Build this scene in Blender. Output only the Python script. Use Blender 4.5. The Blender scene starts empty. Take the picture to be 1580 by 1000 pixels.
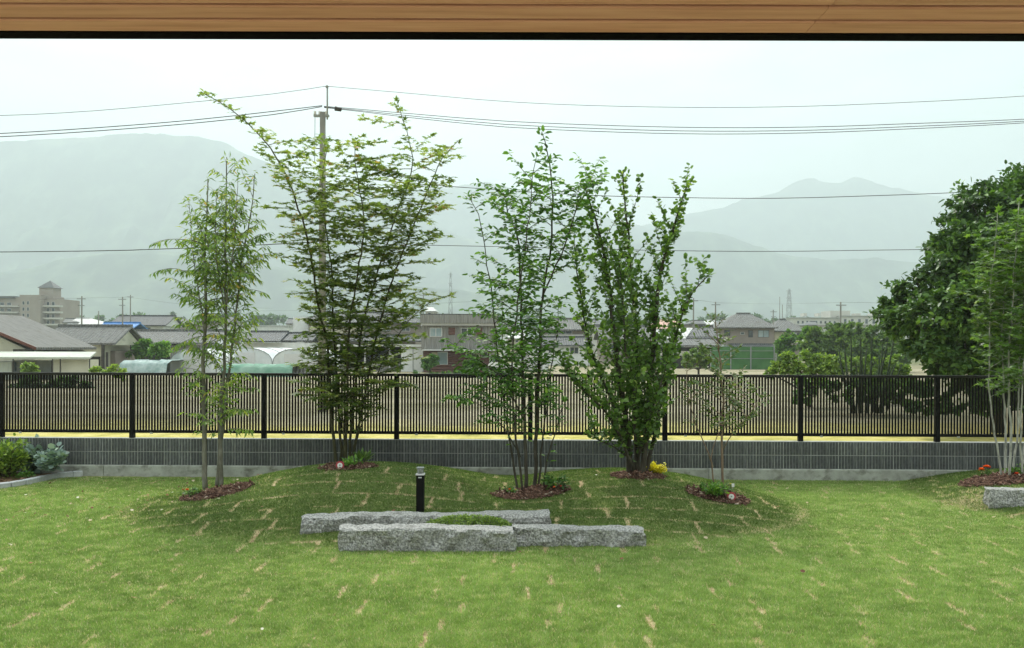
import bpy, math, random
import numpy as np
from mathutils import Vector
random.seed(7)
RNG = np.random.default_rng(7)
PI = math.pi
scene = bpy.context.scene
C = scene.collection

# ------------------------------------------------------------------ camera
CAM_Z = 1.95
F = 1229.0            # focal length in photo pixels (28 mm on 36 mm, 1580 px wide)
HOR = 535.0           # horizon row in the photo
ROLL = 0.0027
cam = bpy.data.cameras.new('camera')
cam.lens = 28.0
cam.sensor_width = 36.0
cam.shift_y = (HOR - 500.0) / 1580.0
cam.clip_start = 0.05
cam.clip_end = 12000.0
camo = bpy.data.objects.new('camera', cam)
camo.location = (0, 0, CAM_Z)
camo.rotation_euler = (math.radians(90), 0, 0)
camo.rotation_mode = 'XYZ'
from mathutils import Matrix
camo.rotation_euler = (Matrix.Rotation(math.radians(90), 3, 'X') @ Matrix.Rotation(ROLL, 3, 'Z')).to_euler()
C.objects.link(camo)
scene.camera = camo

# ------------------------------------------------------------------ world, sun, exposure
SUN_EL, SUN_AZ = math.radians(54), math.radians(-18)     # azimuth from +Y towards +X
world = bpy.data.worlds.new('World')
scene.world = world
world.use_nodes = True
wn, wl = world.node_tree.nodes, world.node_tree.links
wn.clear()
w_out = wn.new('ShaderNodeOutputWorld')
w_bg = wn.new('ShaderNodeBackground')
w_sky = wn.new('ShaderNodeTexSky')
w_sky.sky_type = 'NISHITA'
w_sky.sun_disc = False
w_sky.sun_elevation = SUN_EL
w_sky.sun_rotation = SUN_AZ
w_sky.air_density = 1.0
w_sky.dust_density = 4.0
w_bg.inputs['Strength'].default_value = 0.10
# overcast veil (brighter towards the zenith as an overcast sky is), strength in the same units as the Nishita sky
w_tc = wn.new('ShaderNodeTexCoord')
w_sep = wn.new('ShaderNodeSeparateXYZ')
wl.new(w_tc.outputs['Generated'], w_sep.inputs[0])
w_grad = wn.new('ShaderNodeMapRange')
w_grad.inputs['From Min'].default_value = 0.0
w_grad.inputs['From Max'].default_value = 1.0
w_grad.inputs['To Min'].default_value = 6.5
w_grad.inputs['To Max'].default_value = 25.0
w_abs = wn.new('ShaderNodeMath'); w_abs.operation = 'ABSOLUTE'; wl.new(w_sep.outputs['Z'], w_abs.inputs[0])
w_pow = wn.new('ShaderNodeMath'); w_pow.operation = 'POWER'; wl.new(w_abs.outputs[0], w_pow.inputs[0]); w_pow.inputs[1].default_value = 1.7
wl.new(w_pow.outputs[0], w_grad.inputs['Value'])
w_map = wn.new('ShaderNodeMapping')
w_map.inputs['Scale'].default_value = (2.0, 2.0, 7.0)
wl.new(w_tc.outputs['Generated'], w_map.inputs['Vector'])
w_noise = wn.new('ShaderNodeTexNoise')
w_noise.inputs['Scale'].default_value = 2.2
w_noise.inputs['Detail'].default_value = 7.0
w_noise.inputs['Roughness'].default_value = 0.55
wl.new(w_map.outputs['Vector'], w_noise.inputs['Vector'])
w_cr = wn.new('ShaderNodeMapRange')
w_cr.inputs['From Min'].default_value = 0.35
w_cr.inputs['From Max'].default_value = 0.72
w_cr.inputs['To Min'].default_value = 0.72
w_cr.inputs['To Max'].default_value = 1.18
wl.new(w_noise.outputs['Fac'], w_cr.inputs['Value'])
w_mul = wn.new('ShaderNodeMath'); w_mul.operation = 'MULTIPLY'
wl.new(w_grad.outputs[0], w_mul.inputs[0]); wl.new(w_cr.outputs[0], w_mul.inputs[1])
w_col = wn.new('ShaderNodeVectorMath'); w_col.operation = 'SCALE'
w_col.inputs[0].default_value = (0.93, 1.0, 0.945)
wl.new(w_mul.outputs[0], w_col.inputs['Scale'])
w_mix = wn.new('ShaderNodeMixRGB')
w_mix.inputs['Fac'].default_value = 0.85
wl.new(w_sky.outputs[0], w_mix.inputs['Color1'])
wl.new(w_col.outputs[0], w_mix.inputs['Color2'])
wl.new(w_mix.outputs[0], w_bg.inputs['Color'])
wl.new(w_bg.outputs[0], w_out.inputs['Surface'])

sun = bpy.data.lights.new('sun', 'SUN')
sun.energy = 4.2
sun.angle = math.radians(8)
sun.color = (1.0, 0.96, 0.88)
suno = bpy.data.objects.new('sun', sun)
sd = Vector((math.sin(SUN_AZ) * math.cos(SUN_EL), math.cos(SUN_AZ) * math.cos(SUN_EL), math.sin(SUN_EL)))
suno.rotation_euler = sd.to_track_quat('Z', 'Y').to_euler()
suno.location = (0, 0, 50)
C.objects.link(suno)

scene.view_settings.view_transform = 'Standard'
scene.view_settings.look = 'None'
scene.view_settings.exposure = 0.42
scene.view_settings.gamma = 1.0
scene.view_settings.use_curve_mapping = False
scene.render.engine = 'CYCLES'
cy = scene.cycles
cy.use_denoising = True
try:
    cy.denoiser = 'OPENIMAGEDENOISE'
except Exception:
    pass
cy.max_bounces = 6
cy.diffuse_bounces = 3
cy.glossy_bounces = 2
cy.transmission_bounces = 4
cy.volume_bounces = 2
cy.transparent_max_bounces = 6
cy.caustics_reflective = False
cy.caustics_refractive = False
cy.use_adaptive_sampling = True
cy.adaptive_threshold = 0.02

# ------------------------------------------------------------------ helpers
def P(px, py, Y):
    """World point seen at photo pixel (px, py) at distance Y in front of the camera."""
    dx, dy = px - 790.0, HOR - py
    c, s = math.cos(ROLL), math.sin(ROLL)
    return Vector(((dx * c - dy * s) / F * Y, Y, CAM_Z + (dx * s + dy * c) / F * Y))

def tag(o, label=None, cat=None, group=None, kind=None):
    if label: o['label'] = label
    if cat: o['category'] = cat
    if group: o['group'] = group
    if kind: o['kind'] = kind
    return o

def thing(name, label, cat, loc=(0, 0, 0), rz=0.0, group=None):
    o = bpy.data.objects.new(name, None)
    o.empty_display_size = 0.2
    o.location = loc
    o.rotation_euler = (0, 0, rz)
    C.objects.link(o)
    return tag(o, label, cat, group)

def link(name, me, parent=None, kind=None):
    o = bpy.data.objects.new(name, me)
    C.objects.link(o)
    if parent is not None:
        o.parent = parent
    if kind: o['kind'] = kind
    return o

def mesh_np(name, V, F_, mat, attrs=None, smooth=False):
    """V (n,3); F_ (m,k) int, all faces with k corners."""
    V = np.asarray(V, dtype=np.float32); F_ = np.asarray(F_, dtype=np.int32)
    me = bpy.data.meshes.new(name)
    m, k = F_.shape
    me.vertices.add(len(V)); me.vertices.foreach_set('co', V.ravel())
    me.loops.add(m * k); me.loops.foreach_set('vertex_index', F_.ravel())
    me.polygons.add(m)
    me.polygons.foreach_set('loop_start', np.arange(0, m * k, k, dtype=np.int32))
    me.polygons.foreach_set('loop_total', np.full(m, k, dtype=np.int32))
    if smooth: me.polygons.foreach_set('use_smooth', np.ones(m, dtype=bool))
    for an, av in (attrs or {}).items():
        a = me.attributes.new(an, 'FLOAT', 'POINT')
        a.data.foreach_set('value', np.asarray(av, dtype=np.float32))
    me.update(calc_edges=True)
    if mat: me.materials.append(mat)
    return me

class MB:
    """Collects simple shapes into one mesh."""
    def __init__(self): self.v, self.f, self.s = [], [], []
    def add(self, vs, fs, smooth=False):
        b = len(self.v)
        self.v += [tuple(p) for p in vs]
        self.f += [tuple(b + i for i in f) for f in fs]
        self.s += [smooth] * len(fs)
    def box(self, x0, x1, y0, y1, z0, z1):
        self.add([(x0,y0,z0),(x1,y0,z0),(x1,y1,z0),(x0,y1,z0),(x0,y0,z1),(x1,y0,z1),(x1,y1,z1),(x0,y1,z1)],
                 [(0,3,2,1),(4,5,6,7),(0,1,5,4),(1,2,6,5),(2,3,7,6),(3,0,4,7)])
        return self
    def bevbox(self, x0, x1, y0, y1, z0, z1, b):
        """box with chamfered vertical and top edges"""
        def ring(d, z): return [(x0+d+b,y0+d,z),(x1-d-b,y0+d,z),(x1-d,y0+d+b,z),(x1-d,y1-d-b,z),(x1-d-b,y1-d,z),(x0+d+b,y1-d,z),(x0+d,y1-d-b,z),(x0+d,y0+d+b,z)]
        vs = ring(0, z0) + ring(0, z1 - b) + ring(b, z1)
        fs = [tuple(range(7, -1, -1)), tuple(range(16, 24))]
        for r in (0, 8):
            for i in range(8):
                j = (i + 1) % 8
                fs.append((r+i, r+j, r+8+j, r+8+i))
        self.add(vs, fs); return self
    def tube(self, pts, rad, n=6, cap=True):
        pts = [Vector(p) for p in pts]
        if not hasattr(rad, '__len__'): rad = [rad] * len(pts)
        vs, fs = [], []
        up = Vector((0.31, 0.87, 0.11)).normalized()
        for i, p in enumerate(pts):
            t = (pts[min(i+1, len(pts)-1)] - pts[max(i-1, 0)])
            t = t.normalized() if t.length > 1e-9 else Vector((0,0,1))
            a = t.cross(up)
            if a.length < 1e-3: a = t.cross(Vector((1,0,0)))
            a.normalize(); b = t.cross(a)
            for k in range(n):
                q = 2*PI*k/n
                vs.append(p + (a*math.cos(q) + b*math.sin(q))*rad[i])
        for i in range(len(pts)-1):
            for k in range(n):
                l = (k+1) % n
                fs.append((i*n+k, i*n+l, (i+1)*n+l, (i+1)*n+k))
        if cap:
            fs.append(tuple(range(n-1, -1, -1))); fs.append(tuple(range((len(pts)-1)*n, len(pts)*n)))
        self.add(vs, fs, True); return self
    def lathe(self, prof, c=(0,0,0), n=16):
        vs, fs = [], []
        for r, z in prof:
            for k in range(n):
                q = 2*PI*k/n
                vs.append((c[0]+r*math.cos(q), c[1]+r*math.sin(q), c[2]+z))
        for i in range(len(prof)-1):
            for k in range(n):
                l = (k+1) % n
                fs.append((i*n+k, i*n+l, (i+1)*n+l, (i+1)*n+k))
        fs.append(tuple(range(n-1,-1,-1))); fs.append(tuple(range((len(prof)-1)*n, len(prof)*n)))
        self.add(vs, fs, True); return self
    def mesh(self, name, mat):
        me = bpy.data.meshes.new(name)
        me.from_pydata([tuple(v) for v in self.v], [], self.f)
        me.polygons.foreach_set('use_smooth', self.s)
        if mat: me.materials.append(mat)
        me.update(); return me
    def build(self, name, mat, parent=None, kind=None):
        return link(name, self.mesh(name, mat), parent, kind)

# value noise in numpy
_perm = np.random.default_rng(3).random((256, 256))
def vnoise(x, y, s=1.0, o=0.0):
    x = np.asarray(x, float) * s + 57.3 + o; y = np.asarray(y, float) * s + 91.7 + o * 1.7
    xi, yi = np.floor(x).astype(int), np.floor(y).astype(int)
    fx, fy = x - xi, y - yi
    fx, fy = fx*fx*(3-2*fx), fy*fy*(3-2*fy)
    a = _perm[xi & 255, yi & 255]; b = _perm[(xi+1) & 255, yi & 255]
    c = _perm[xi & 255, (yi+1) & 255]; d = _perm[(xi+1) & 255, (yi+1) & 255]
    return (a*(1-fx)+b*fx)*(1-fy) + (c*(1-fx)+d*fx)*fy
def fbm(x, y, s=1.0, o=0.0, n=4):
    t, a, r = 0, 0.5, 0
    for i in range(n):
        r = r + a*vnoise(x, y, s*2**i, o+13.1*i); t += a; a *= 0.5
    return r / t

# ------------------------------------------------------------------ materials
def nodes(m):
    m.use_nodes = True
    nt = m.node_tree; nt.nodes.clear()
    return nt, nt.nodes.new, nt.links.new
def ramp(nt, fac, stops):
    r = nt.nodes.new('ShaderNodeValToRGB')
    while len(r.color_ramp.elements) < len(stops): r.color_ramp.elements.new(0.5)
    for e, (p, c) in zip(r.color_ramp.elements, stops):
        e.position = p; e.color = (*c, 1)
    nt.links.new(fac, r.inputs[0]); return r.outputs[0]
def noise_fac(nt, scale, detail=5, rough=0.6, coord='Object', stretch=None, dist=0.0):
    tc = nt.nodes.new('ShaderNodeTexCoord'); n = nt.nodes.new('ShaderNodeTexNoise')
    n.inputs['Scale'].default_value = scale; n.inputs['Detail'].default_value = detail; n.inputs['Roughness'].default_value = rough
    n.inputs['Distortion'].default_value = dist
    src = tc.outputs[coord]
    if stretch:
        mp = nt.nodes.new('ShaderNodeMapping'); mp.inputs['Scale'].default_value = stretch
        nt.links.new(src, mp.inputs['Vector']); src = mp.outputs['Vector']
    nt.links.new(src, n.inputs['Vector']); return n.outputs['Fac']
def mat(name, stops, scale=8.0, rough=0.8, bump=0.0, bscale=None, detail=5, metal=0.0, spec=0.3, stretch=None, coord='Object', rnd=0.0, dirt=None, wave=None):
    """Noise coloured principled material. stops: list of (pos, rgb). rnd: per-object brightness change. wave=(axis, freq, depth, dark)"""
    m = bpy.data.materials.new(name)
    nt, N, L = nodes(m)
    out = N('ShaderNodeOutputMaterial'); b = N('ShaderNodeBsdfPrincipled'); L(b.outputs[0], out.inputs[0])
    b.inputs['Roughness'].default_value = rough; b.inputs['Metallic'].default_value = metal
    b.inputs['Specular IOR Level'].default_value = spec
    f = noise_fac(nt, scale, detail, 0.6, coord, stretch)
    if len(stops) == 1: stops = [(0.3, tuple(c*0.88 for c in stops[0][1])), (0.7, stops[0][1])]
    col = ramp(nt, f, stops)
    if dirt:
        f2 = noise_fac(nt, dirt[0], 6, 0.65, coord, dirt[3] if len(dirt) > 3 else None)
        mr = N('ShaderNodeMapRange'); mr.inputs['From Min'].default_value = dirt[2]; mr.inputs['From Max'].default_value = dirt[2]+0.2
        L(f2, mr.inputs['Value'])
        mx = N('ShaderNodeMixRGB'); L(mr.outputs[0], mx.inputs['Fac']); L(col, mx.inputs['Color1']); mx.inputs['Color2'].default_value = (*dirt[1], 1); col = mx.outputs[0]
    hgt = None
    if wave:
        tc = N('ShaderNodeTexCoord'); sp = N('ShaderNodeSeparateXYZ'); L(tc.outputs['Object'], sp.inputs[0])
        ma = N('ShaderNodeMath'); ma.operation = 'MULTIPLY'; L(sp.outputs[wave[0]], ma.inputs[0]); ma.inputs[1].default_value = wave[1]*2*PI
        sn = N('ShaderNodeMath'); sn.operation = 'SINE'; L(ma.outputs[0], sn.inputs[0])
        hgt = sn.outputs[0]
    if rnd:
        oi = N('ShaderNodeObjectInfo'); mr = N('ShaderNodeMapRange'); L(oi.outputs['Random'], mr.inputs['Value'])
        mr.inputs['To Min'].default_value = 1-rnd; mr.inputs['To Max'].default_value = 1+rnd
        mv = N('ShaderNodeVectorMath'); mv.operation = 'SCALE'; L(col, mv.inputs[0]); L(mr.outputs[0], mv.inputs['Scale']); col = mv.outputs[0]
    L(col, b.inputs['Base Color'])
    last = None
    if bump:
        bp = N('ShaderNodeBump'); bp.inputs['Strength'].default_value = 1.0; bp.inputs['Distance'].default_value = bump
        L(noise_fac(nt, bscale or scale*3, 6, 0.6, coord), bp.inputs['Height']); last = bp
    if hgt is not None:
        bw = N('ShaderNodeBump'); bw.inputs['Strength'].default_value = 1.0; bw.inputs['Distance'].default_value = wave[2]
        L(hgt, bw.inputs['Height'])
        if last: L(last.outputs[0], bw.inputs['Normal'])
        last = bw
    if last: L(last.outputs[0], b.inputs['Normal'])
    return m

def leaf_mat(name, stops, trans=0.4, rough=0.45, spec=0.35):
    """Leaf material coloured by the per-leaf attribute 'var'."""
    m = bpy.data.materials.new(name)
    nt, N, L = nodes(m)
    out = N('ShaderNodeOutputMaterial'); b = N('ShaderNodeBsdfPrincipled'); t = N('ShaderNodeBsdfTranslucent'); mx = N('ShaderNodeMixShader')
    a = N('ShaderNodeAttribute'); a.attribute_name = 'var'
    col = ramp(nt, a.outputs['Fac'], stops)
    L(col, b.inputs['Base Color'])
    tv = N('ShaderNodeMixRGB'); tv.blend_type = 'MULTIPLY'; tv.inputs['Fac'].default_value = 1.0
    L(col, tv.inputs['Color1']); tv.inputs['Color2'].default_value = (1.25, 1.35, 0.6, 1); L(tv.outputs[0], t.inputs['Color'])
    b.inputs['Roughness'].default_value = rough; b.inputs['Specular IOR Level'].default_value = spec
    mx.inputs['Fac'].default_value = trans
    L(b.outputs[0], mx.inputs[1]); L(t.outputs[0], mx.inputs[2]); L(mx.outputs[0], out.inputs[0])
    return m

M = {}
M['wood'] = mat('cedar_boards', [(0.25, (0.40,0.185,0.105)), (0.5, (0.53,0.27,0.16)), (0.8, (0.62,0.35,0.215))], scale=3.0, rough=0.55, stretch=(0.8, 14, 14), rnd=0.10, detail=7,
                dirt=(2.2, (0.38,0.19,0.085), 0.66, (0.5, 6, 6)))
M['black_metal'] = mat('black_metal', [(0.3, (0.0035,0.0035,0.004)), (0.7, (0.006,0.006,0.0065))], scale=5, rough=0.6, spec=0.15)
M['drip'] = mat('black_drip_edge', [(0.5, (0.003,0.0025,0.003))], rough=0.9, spec=0.05)
M['rail_top'] = mat('dark_bronze_metal', [(0.3, (0.006,0.006,0.006)), (0.7, (0.010,0.0095,0.009))], scale=9, rough=0.45, spec=0.3)
M['alu'] = mat('plain_aluminium', [(0.5, (0.45,0.45,0.45))], rough=0.4, metal=0.6)
M['block'] = mat('charcoal_block', [(0.25, (0.050,0.055,0.058)), (0.5, (0.080,0.086,0.089)), (0.8, (0.13,0.138,0.138))], scale=22, rough=0.95, bump=0.004, bscale=90, rnd=0.12, detail=8,
                 dirt=(6.0, (0.26,0.275,0.27), 0.56, (7, 1, 0.35)))
M['mortar'] = mat('dusty_mortar', [(0.3, (0.30,0.31,0.30)), (0.7, (0.45,0.46,0.44))], scale=9, rough=0.95)
M['concrete'] = mat('weathered_concrete', [(0.25, (0.240,0.246,0.222)), (0.55, (0.372,0.384,0.354)), (0.8, (0.480,0.492,0.456))], scale=5, rough=0.95, bump=0.004, bscale=40, detail=8,
                    dirt=(3.6, (0.12,0.12,0.095), 0.50, (1.6, 1, 2.0)))
M['granite'] = mat('rough_granite', [(0.30, (0.10,0.10,0.098)), (0.44, (0.23,0.23,0.225)), (0.56, (0.38,0.38,0.37)), (0.70, (0.58,0.575,0.56))], scale=55, rough=0.95, bump=0.05, bscale=14, detail=9,
                   dirt=(3.5, (0.085,0.08,0.065), 0.60))
M['kerbstone'] = mat('pale_kerb_stone', [(0.3, (0.34,0.36,0.38)), (0.6, (0.52,0.54,0.56)), (0.8, (0.62,0.64,0.65))], scale=18, rough=0.9, bump=0.006, rnd=0.1)
M['soil'] = mat('garden_soil', [(0.3, (0.13,0.075,0.045)), (0.6, (0.24,0.16,0.10)), (0.8, (0.32,0.22,0.15))], scale=14, rough=1, bump=0.02, bscale=22)
M['mulch_ground'] = mat('mulch_ground', [(0.3, (0.03,0.018,0.013)), (0.7, (0.09,0.055,0.04))], scale=30, rough=1, bump=0.01)
M['glass_dark'] = mat('dark_window_glass', [(0.4, (0.02,0.03,0.035)), (0.6, (0.05,0.07,0.08))], scale=0.6, rough=0.12, spec=0.7)
M['glass_pale'] = mat('pale_window_glass', [(0.4, (0.22,0.30,0.33)), (0.6, (0.35,0.42,0.44))], scale=0.6, rough=0.15, spec=0.7)
M['white_paint'] = mat('white_paint', [(0.3, (0.60,0.62,0.61)), (0.7, (0.74,0.75,0.74))], scale=2, rough=0.7, dirt=(1.1, (0.45,0.45,0.43), 0.62))
M['frame_white'] = mat('white_window_frame', [(0.5, (0.6,0.6,0.6))], rough=0.5)
M['frame_dark'] = mat('dark_window_frame', [(0.5, (0.06,0.055,0.05))], rough=0.5)
M['cream'] = mat('cream_wall', [(0.3, (0.50,0.49,0.39)), (0.7, (0.60,0.59,0.48))], scale=0.9, rough=0.9, dirt=(0.7, (0.36,0.35,0.28), 0.58, (1,1,3)))
M['roof_grey'] = mat('grey_roof_tiles', [(0.25, (0.09,0.092,0.092)), (0.5, (0.145,0.148,0.145)), (0.8, (0.20,0.20,0.195))], scale=3, rough=0.75, wave=(0, 3.0, 0.05), dirt=(0.9, (0.10,0.095,0.08), 0.58))
M['roof_dark'] = mat('dark_roof_tiles', [(0.3, (0.07,0.075,0.08)), (0.7, (0.12,0.125,0.13))], scale=2, rough=0.6, wave=(0, 3.0, 0.05))
M['roof_blue'] = mat('blue_sheet_roof', [(0.4, (0.05,0.17,0.42)), (0.6, (0.08,0.23,0.52))], scale=2, rough=0.6)
M['roof_pale'] = mat('pale_metal_roof', [(0.4, (0.42,0.43,0.42)), (0.6, (0.52,0.53,0.52))], scale=1, rough=0.6, wave=(0, 2.0, 0.03))
M['awning'] = mat('grey_green_awning', [(0.3, (0.36,0.39,0.34)), (0.7, (0.46,0.50,0.44))], scale=0.8, rough=0.6, wave=(0, 2.5, 0.02), dirt=(1, (0.24,0.25,0.2), 0.6))
M['brown_trim'] = mat('brown_painted_trim', [(0.5, (0.13,0.05,0.035))], rough=0.7)
M['red_brown'] = mat('red_brown_siding', [(0.3, (0.115,0.055,0.046)), (0.7, (0.17,0.085,0.072))], scale=2, rough=0.8, wave=(2, 3.5, 0.03), dirt=(1.5, (0.12,0.09,0.08), 0.6))
M['grey_corr'] = mat('grey_corrugated_siding', [(0.3, (0.20,0.195,0.185)), (0.7, (0.29,0.285,0.27))], scale=1.5, rough=0.8, wave=(0, 3.0, 0.05), stretch=(3, 1, 0.4))
M['taupe'] = mat('taupe_wall', [(0.3, (0.24,0.205,0.18)), (0.7, (0.29,0.25,0.22))], scale=1, rough=0.9)
M['beige'] = mat('beige_wall', [(0.3, (0.42,0.38,0.28)), (0.7, (0.48,0.44,0.33))], scale=1, rough=0.9)
M['apt'] = mat('beige_apartment_wall', [(0.3, (0.281,0.242,0.211)), (0.7, (0.335,0.296,0.257))], scale=0.2, rough=0.9)
M['pink'] = mat('pale_pink_roof', [(0.3, (0.48,0.30,0.24)), (0.7, (0.56,0.36,0.29))], scale=0.4, rough=0.8)
M['school'] = mat('off_white_concrete_wall', [(0.3, (0.46,0.45,0.41)), (0.7, (0.55,0.54,0.50))], scale=0.2, rough=0.9)
M['vinyl'] = mat('white_vinyl_film', [(0.3, (0.55,0.58,0.59)), (0.7, (0.70,0.73,0.74))], scale=0.8, rough=0.35, spec=0.5, wave=(0, 0.7, 0.08))
M['net_green'] = mat('green_net', [(0.3, (0.045,0.13,0.045)), (0.7, (0.075,0.19,0.065))], scale=1.2, rough=0.9)
M['net_teal'] = mat('teal_crop_net', [(0.3, (0.20,0.29,0.28)), (0.7, (0.40,0.47,0.47))], scale=2.2, rough=0.9, bump=0.05, bscale=2)
M['pole_conc'] = mat('concrete_pole', [(0.3, (0.163,0.158,0.136)), (0.7, (0.218,0.211,0.186))], scale=1.5, rough=0.9)
M['wire'] = mat('dark_wire', [(0.5, (0.035,0.035,0.035))], rough=0.6)
M['steel'] = mat('galvanised_steel', [(0.5, (0.26,0.28,0.28))], rough=0.6)
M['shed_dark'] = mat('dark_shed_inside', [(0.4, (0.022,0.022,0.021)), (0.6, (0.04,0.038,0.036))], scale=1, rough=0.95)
M['bark_pale'] = mat('pale_grey_bark', [(0.25, (0.08,0.075,0.055)), (0.5, (0.16,0.155,0.125)), (0.8, (0.28,0.28,0.24))], scale=16, rough=0.95, bump=0.006, bscale=60, stretch=(1,1,0.35))
M['bark_dark'] = mat('dark_bark', [(0.3, (0.035,0.030,0.022)), (0.6, (0.075,0.068,0.052)), (0.8, (0.13,0.12,0.10))], scale=20, rough=0.95, bump=0.006, bscale=60, stretch=(1,1,0.35))
M['bark_olive'] = mat('olive_bark', [(0.3, (0.045,0.042,0.022)), (0.6, (0.095,0.09,0.05)), (0.8, (0.15,0.14,0.09))], scale=20, rough=0.9, bump=0.004, bscale=60, stretch=(1,1,0.35))
M['bark_tan'] = mat('tan_bark', [(0.3, (0.13,0.09,0.06)), (0.6, (0.24,0.18,0.13)), (0.8, (0.34,0.28,0.21))], scale=20, rough=0.9, stretch=(1,1,0.35))
M['bark_birch'] = mat('whitish_mottled_bark', [(0.32, (0.07,0.065,0.05)), (0.42, (0.26,0.26,0.23)), (0.7, (0.48,0.48,0.44))], scale=14, rough=0.9, stretch=(1,1,0.5))
M['far_hill'] = mat('wooded_hillside', [(0.35, (0.010,0.020,0.012)), (0.5, (0.035,0.060,0.030)), (0.65, (0.10,0.14,0.075))], scale=0.012, rough=1.0, detail=12)

# ------------------------------------------------------------------ terrain
def bump(x, y, cx, cy_, rx, ry, p=2.0):
    r2 = ((x-cx)/rx)**2 + ((y-cy_)/ry)**2
    return np.clip(1-r2, 0, 1)**p
def lawn_h(x, y):
    x = np.asarray(x, float); y = np.asarray(y, float)
    base = 1.0 - (1.0 - bump(x, y, -0.55, 9.75, 4.2, 2.15, 1.0))**2.2
    h = 0.15*base
    h = h + 0.27*bump(x, y, -1.95, 10.35, 2.2, 1.75, 1.5)
    h = h + 0.20*bump(x, y, 1.55, 10.35, 1.9, 1.75, 1.5)
    h = h + 0.31*bump(x, y, 7.6, 10.4, 2.35, 2.1, 1.1)
    h = h + 0.012*(fbm(x, y, 0.9, 5)-0.5)*2*np.clip((h)/0.1, 0.25, 1)
    return h
def G(px, py):
    """Lawn point under photo pixel."""
    lo = None
    for Y in np.arange(4.0, 12.2, 0.01):
        p = P(px, py, Y)
        if p.z <= float(lawn_h(p.x, p.y)):
            return Vector((p.x, p.y, float(lawn_h(p.x, p.y))))
    return P(px, py, 11.6)

def vary_rows(y):      # sod row number and position inside the row
    r = y / 0.34
    return np.floor(r).astype(int), r - np.floor(r)
_rowoff = np.random.default_rng(11).random(400)
def sod(x, y):
    """0..1: how bare the joints between the sod pieces are at this point."""
    xw = x + 0.03*(vnoise(x, y, 3.1, 4)-0.5)
    yw = y + 0.10*(vnoise(x, y, 0.45, 9)-0.5) + 0.02*(vnoise(x, y, 4, 2)-0.5)
    row, fy = vary_rows(yw)
    u = xw/0.74 + _rowoff[row % 400]
    iu = np.floor(u).astype(int); fx = u - iu
    dx = np.minimum(fx, 1-fx)*0.74
    dy = np.minimum(fy, 1-fy)*0.34
    onm = mound_mask(x, y)
    cellr = _perm[(np.round(u).astype(int)*7+3) & 255, (row*13+5) & 255]
    rowr = fbm(x, np.round(yw/0.34)*3.0, 1.1, 31, 2)
    wx = 0.029*np.clip(1.5*vnoise(x, y, 17, 1)-0.12, 0, 1) * (cellr > np.where(onm > .5, 0.10, 0.12))
    # the end joints on the flat lawn are open only over part of their length
    part = (np.abs(fy-0.5-0.3*(cellr-0.5)) < np.where(onm > .5, 0.5, 0.24+0.3*cellr))
    endj = (0.65+0.35*cellr)*np.clip(1.6 - dx/np.maximum(wx, 1e-4), 0, 1) * part
    wy = np.where(onm > .5, 0.020, 0.012)*np.clip(1.6*vnoise(x, y, 9, 7)-0.2, 0.02, 1)
    rowj = np.clip(1.5 - dy/wy, 0, 1) * (rowr > np.where(onm > .5, 0.22, 0.52))
    return np.clip(np.maximum(endj, rowj*0.9), 0, 1)
def mound_mask(x, y):
    x = np.asarray(x, float); y = np.asarray(y, float)
    a = np.clip(1.04 - ((x+0.55)/4.2)**2 - ((y-9.75)/2.15)**2, 0, 1) > 0.03
    b = bump(x, y, 7.6, 10.4, 2.35, 2.1, 1.0) > 0.02
    return (a | b).astype(float)
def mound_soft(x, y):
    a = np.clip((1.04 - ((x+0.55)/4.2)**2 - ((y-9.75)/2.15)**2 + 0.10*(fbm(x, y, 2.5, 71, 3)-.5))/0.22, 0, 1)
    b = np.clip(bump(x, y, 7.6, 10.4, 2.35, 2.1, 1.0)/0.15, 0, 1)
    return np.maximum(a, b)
def scar(x, y):
    """tan worn strip along the foot of the mounds"""
    q = np.sqrt(((x+0.55)/4.2)**2 + ((y-9.75)/2.15)**2)
    s = np.clip(1-np.abs(q-0.97-0.03*(vnoise(x, y, 1.3, 3)-.5))/0.035, 0, 1)*(((x < -2.9) & (y > 8.9)) | ((x > 2.2) & (y > 8.3)))
    q2 = np.hypot((x+3.9)/0.95, (y-9.75)/0.35)
    s = np.maximum(s, np.clip(1.3-q2, 0, 1)*(fbm(x, y, 5, 8) > 0.42))
    q3 = np.hypot((x-5.55)/0.75, (y-9.95)/0.45)
    s = np.maximum(s, np.clip(1.3-q3, 0, 1)*(fbm(x, y, 4, 18) > 0.46))
    return s*(0.10+0.75*fbm(x, y, 7, 1))
BEDS = []   # (center, rx, ry)
def bed_c(px, py, rx, ry):
    g = G(px, py); BEDS.append((g.x, g.y, rx, ry)); return g
BED1 = bed_c(333, 761, 0.44, 0.27)
BED2 = bed_c(537, 720, 0.36, 0.22)
BED3 = bed_c(820, 761, 0.46, 0.27)
BED4 = bed_c(985, 734, 0.34, 0.20)
BED5 = bed_c(1107, 765, 0.37, 0.25)
BED6 = (6.62, 10.45, 0.0)
BEDS.append((6.62, 10.45, 0.72, 0.34))
def in_bed(x, y, k=1.0):
    r = np.zeros_like(np.asarray(x, float))
    for cx, cy_, rx, ry in BEDS:
        q = np.hypot((x-cx)/rx, (y-cy_)/ry)*(1+0.25*(vnoise(x, y, 5, 2)-.5))
        r = np.maximum(r, (q < k).astype(float))
    return r
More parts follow.
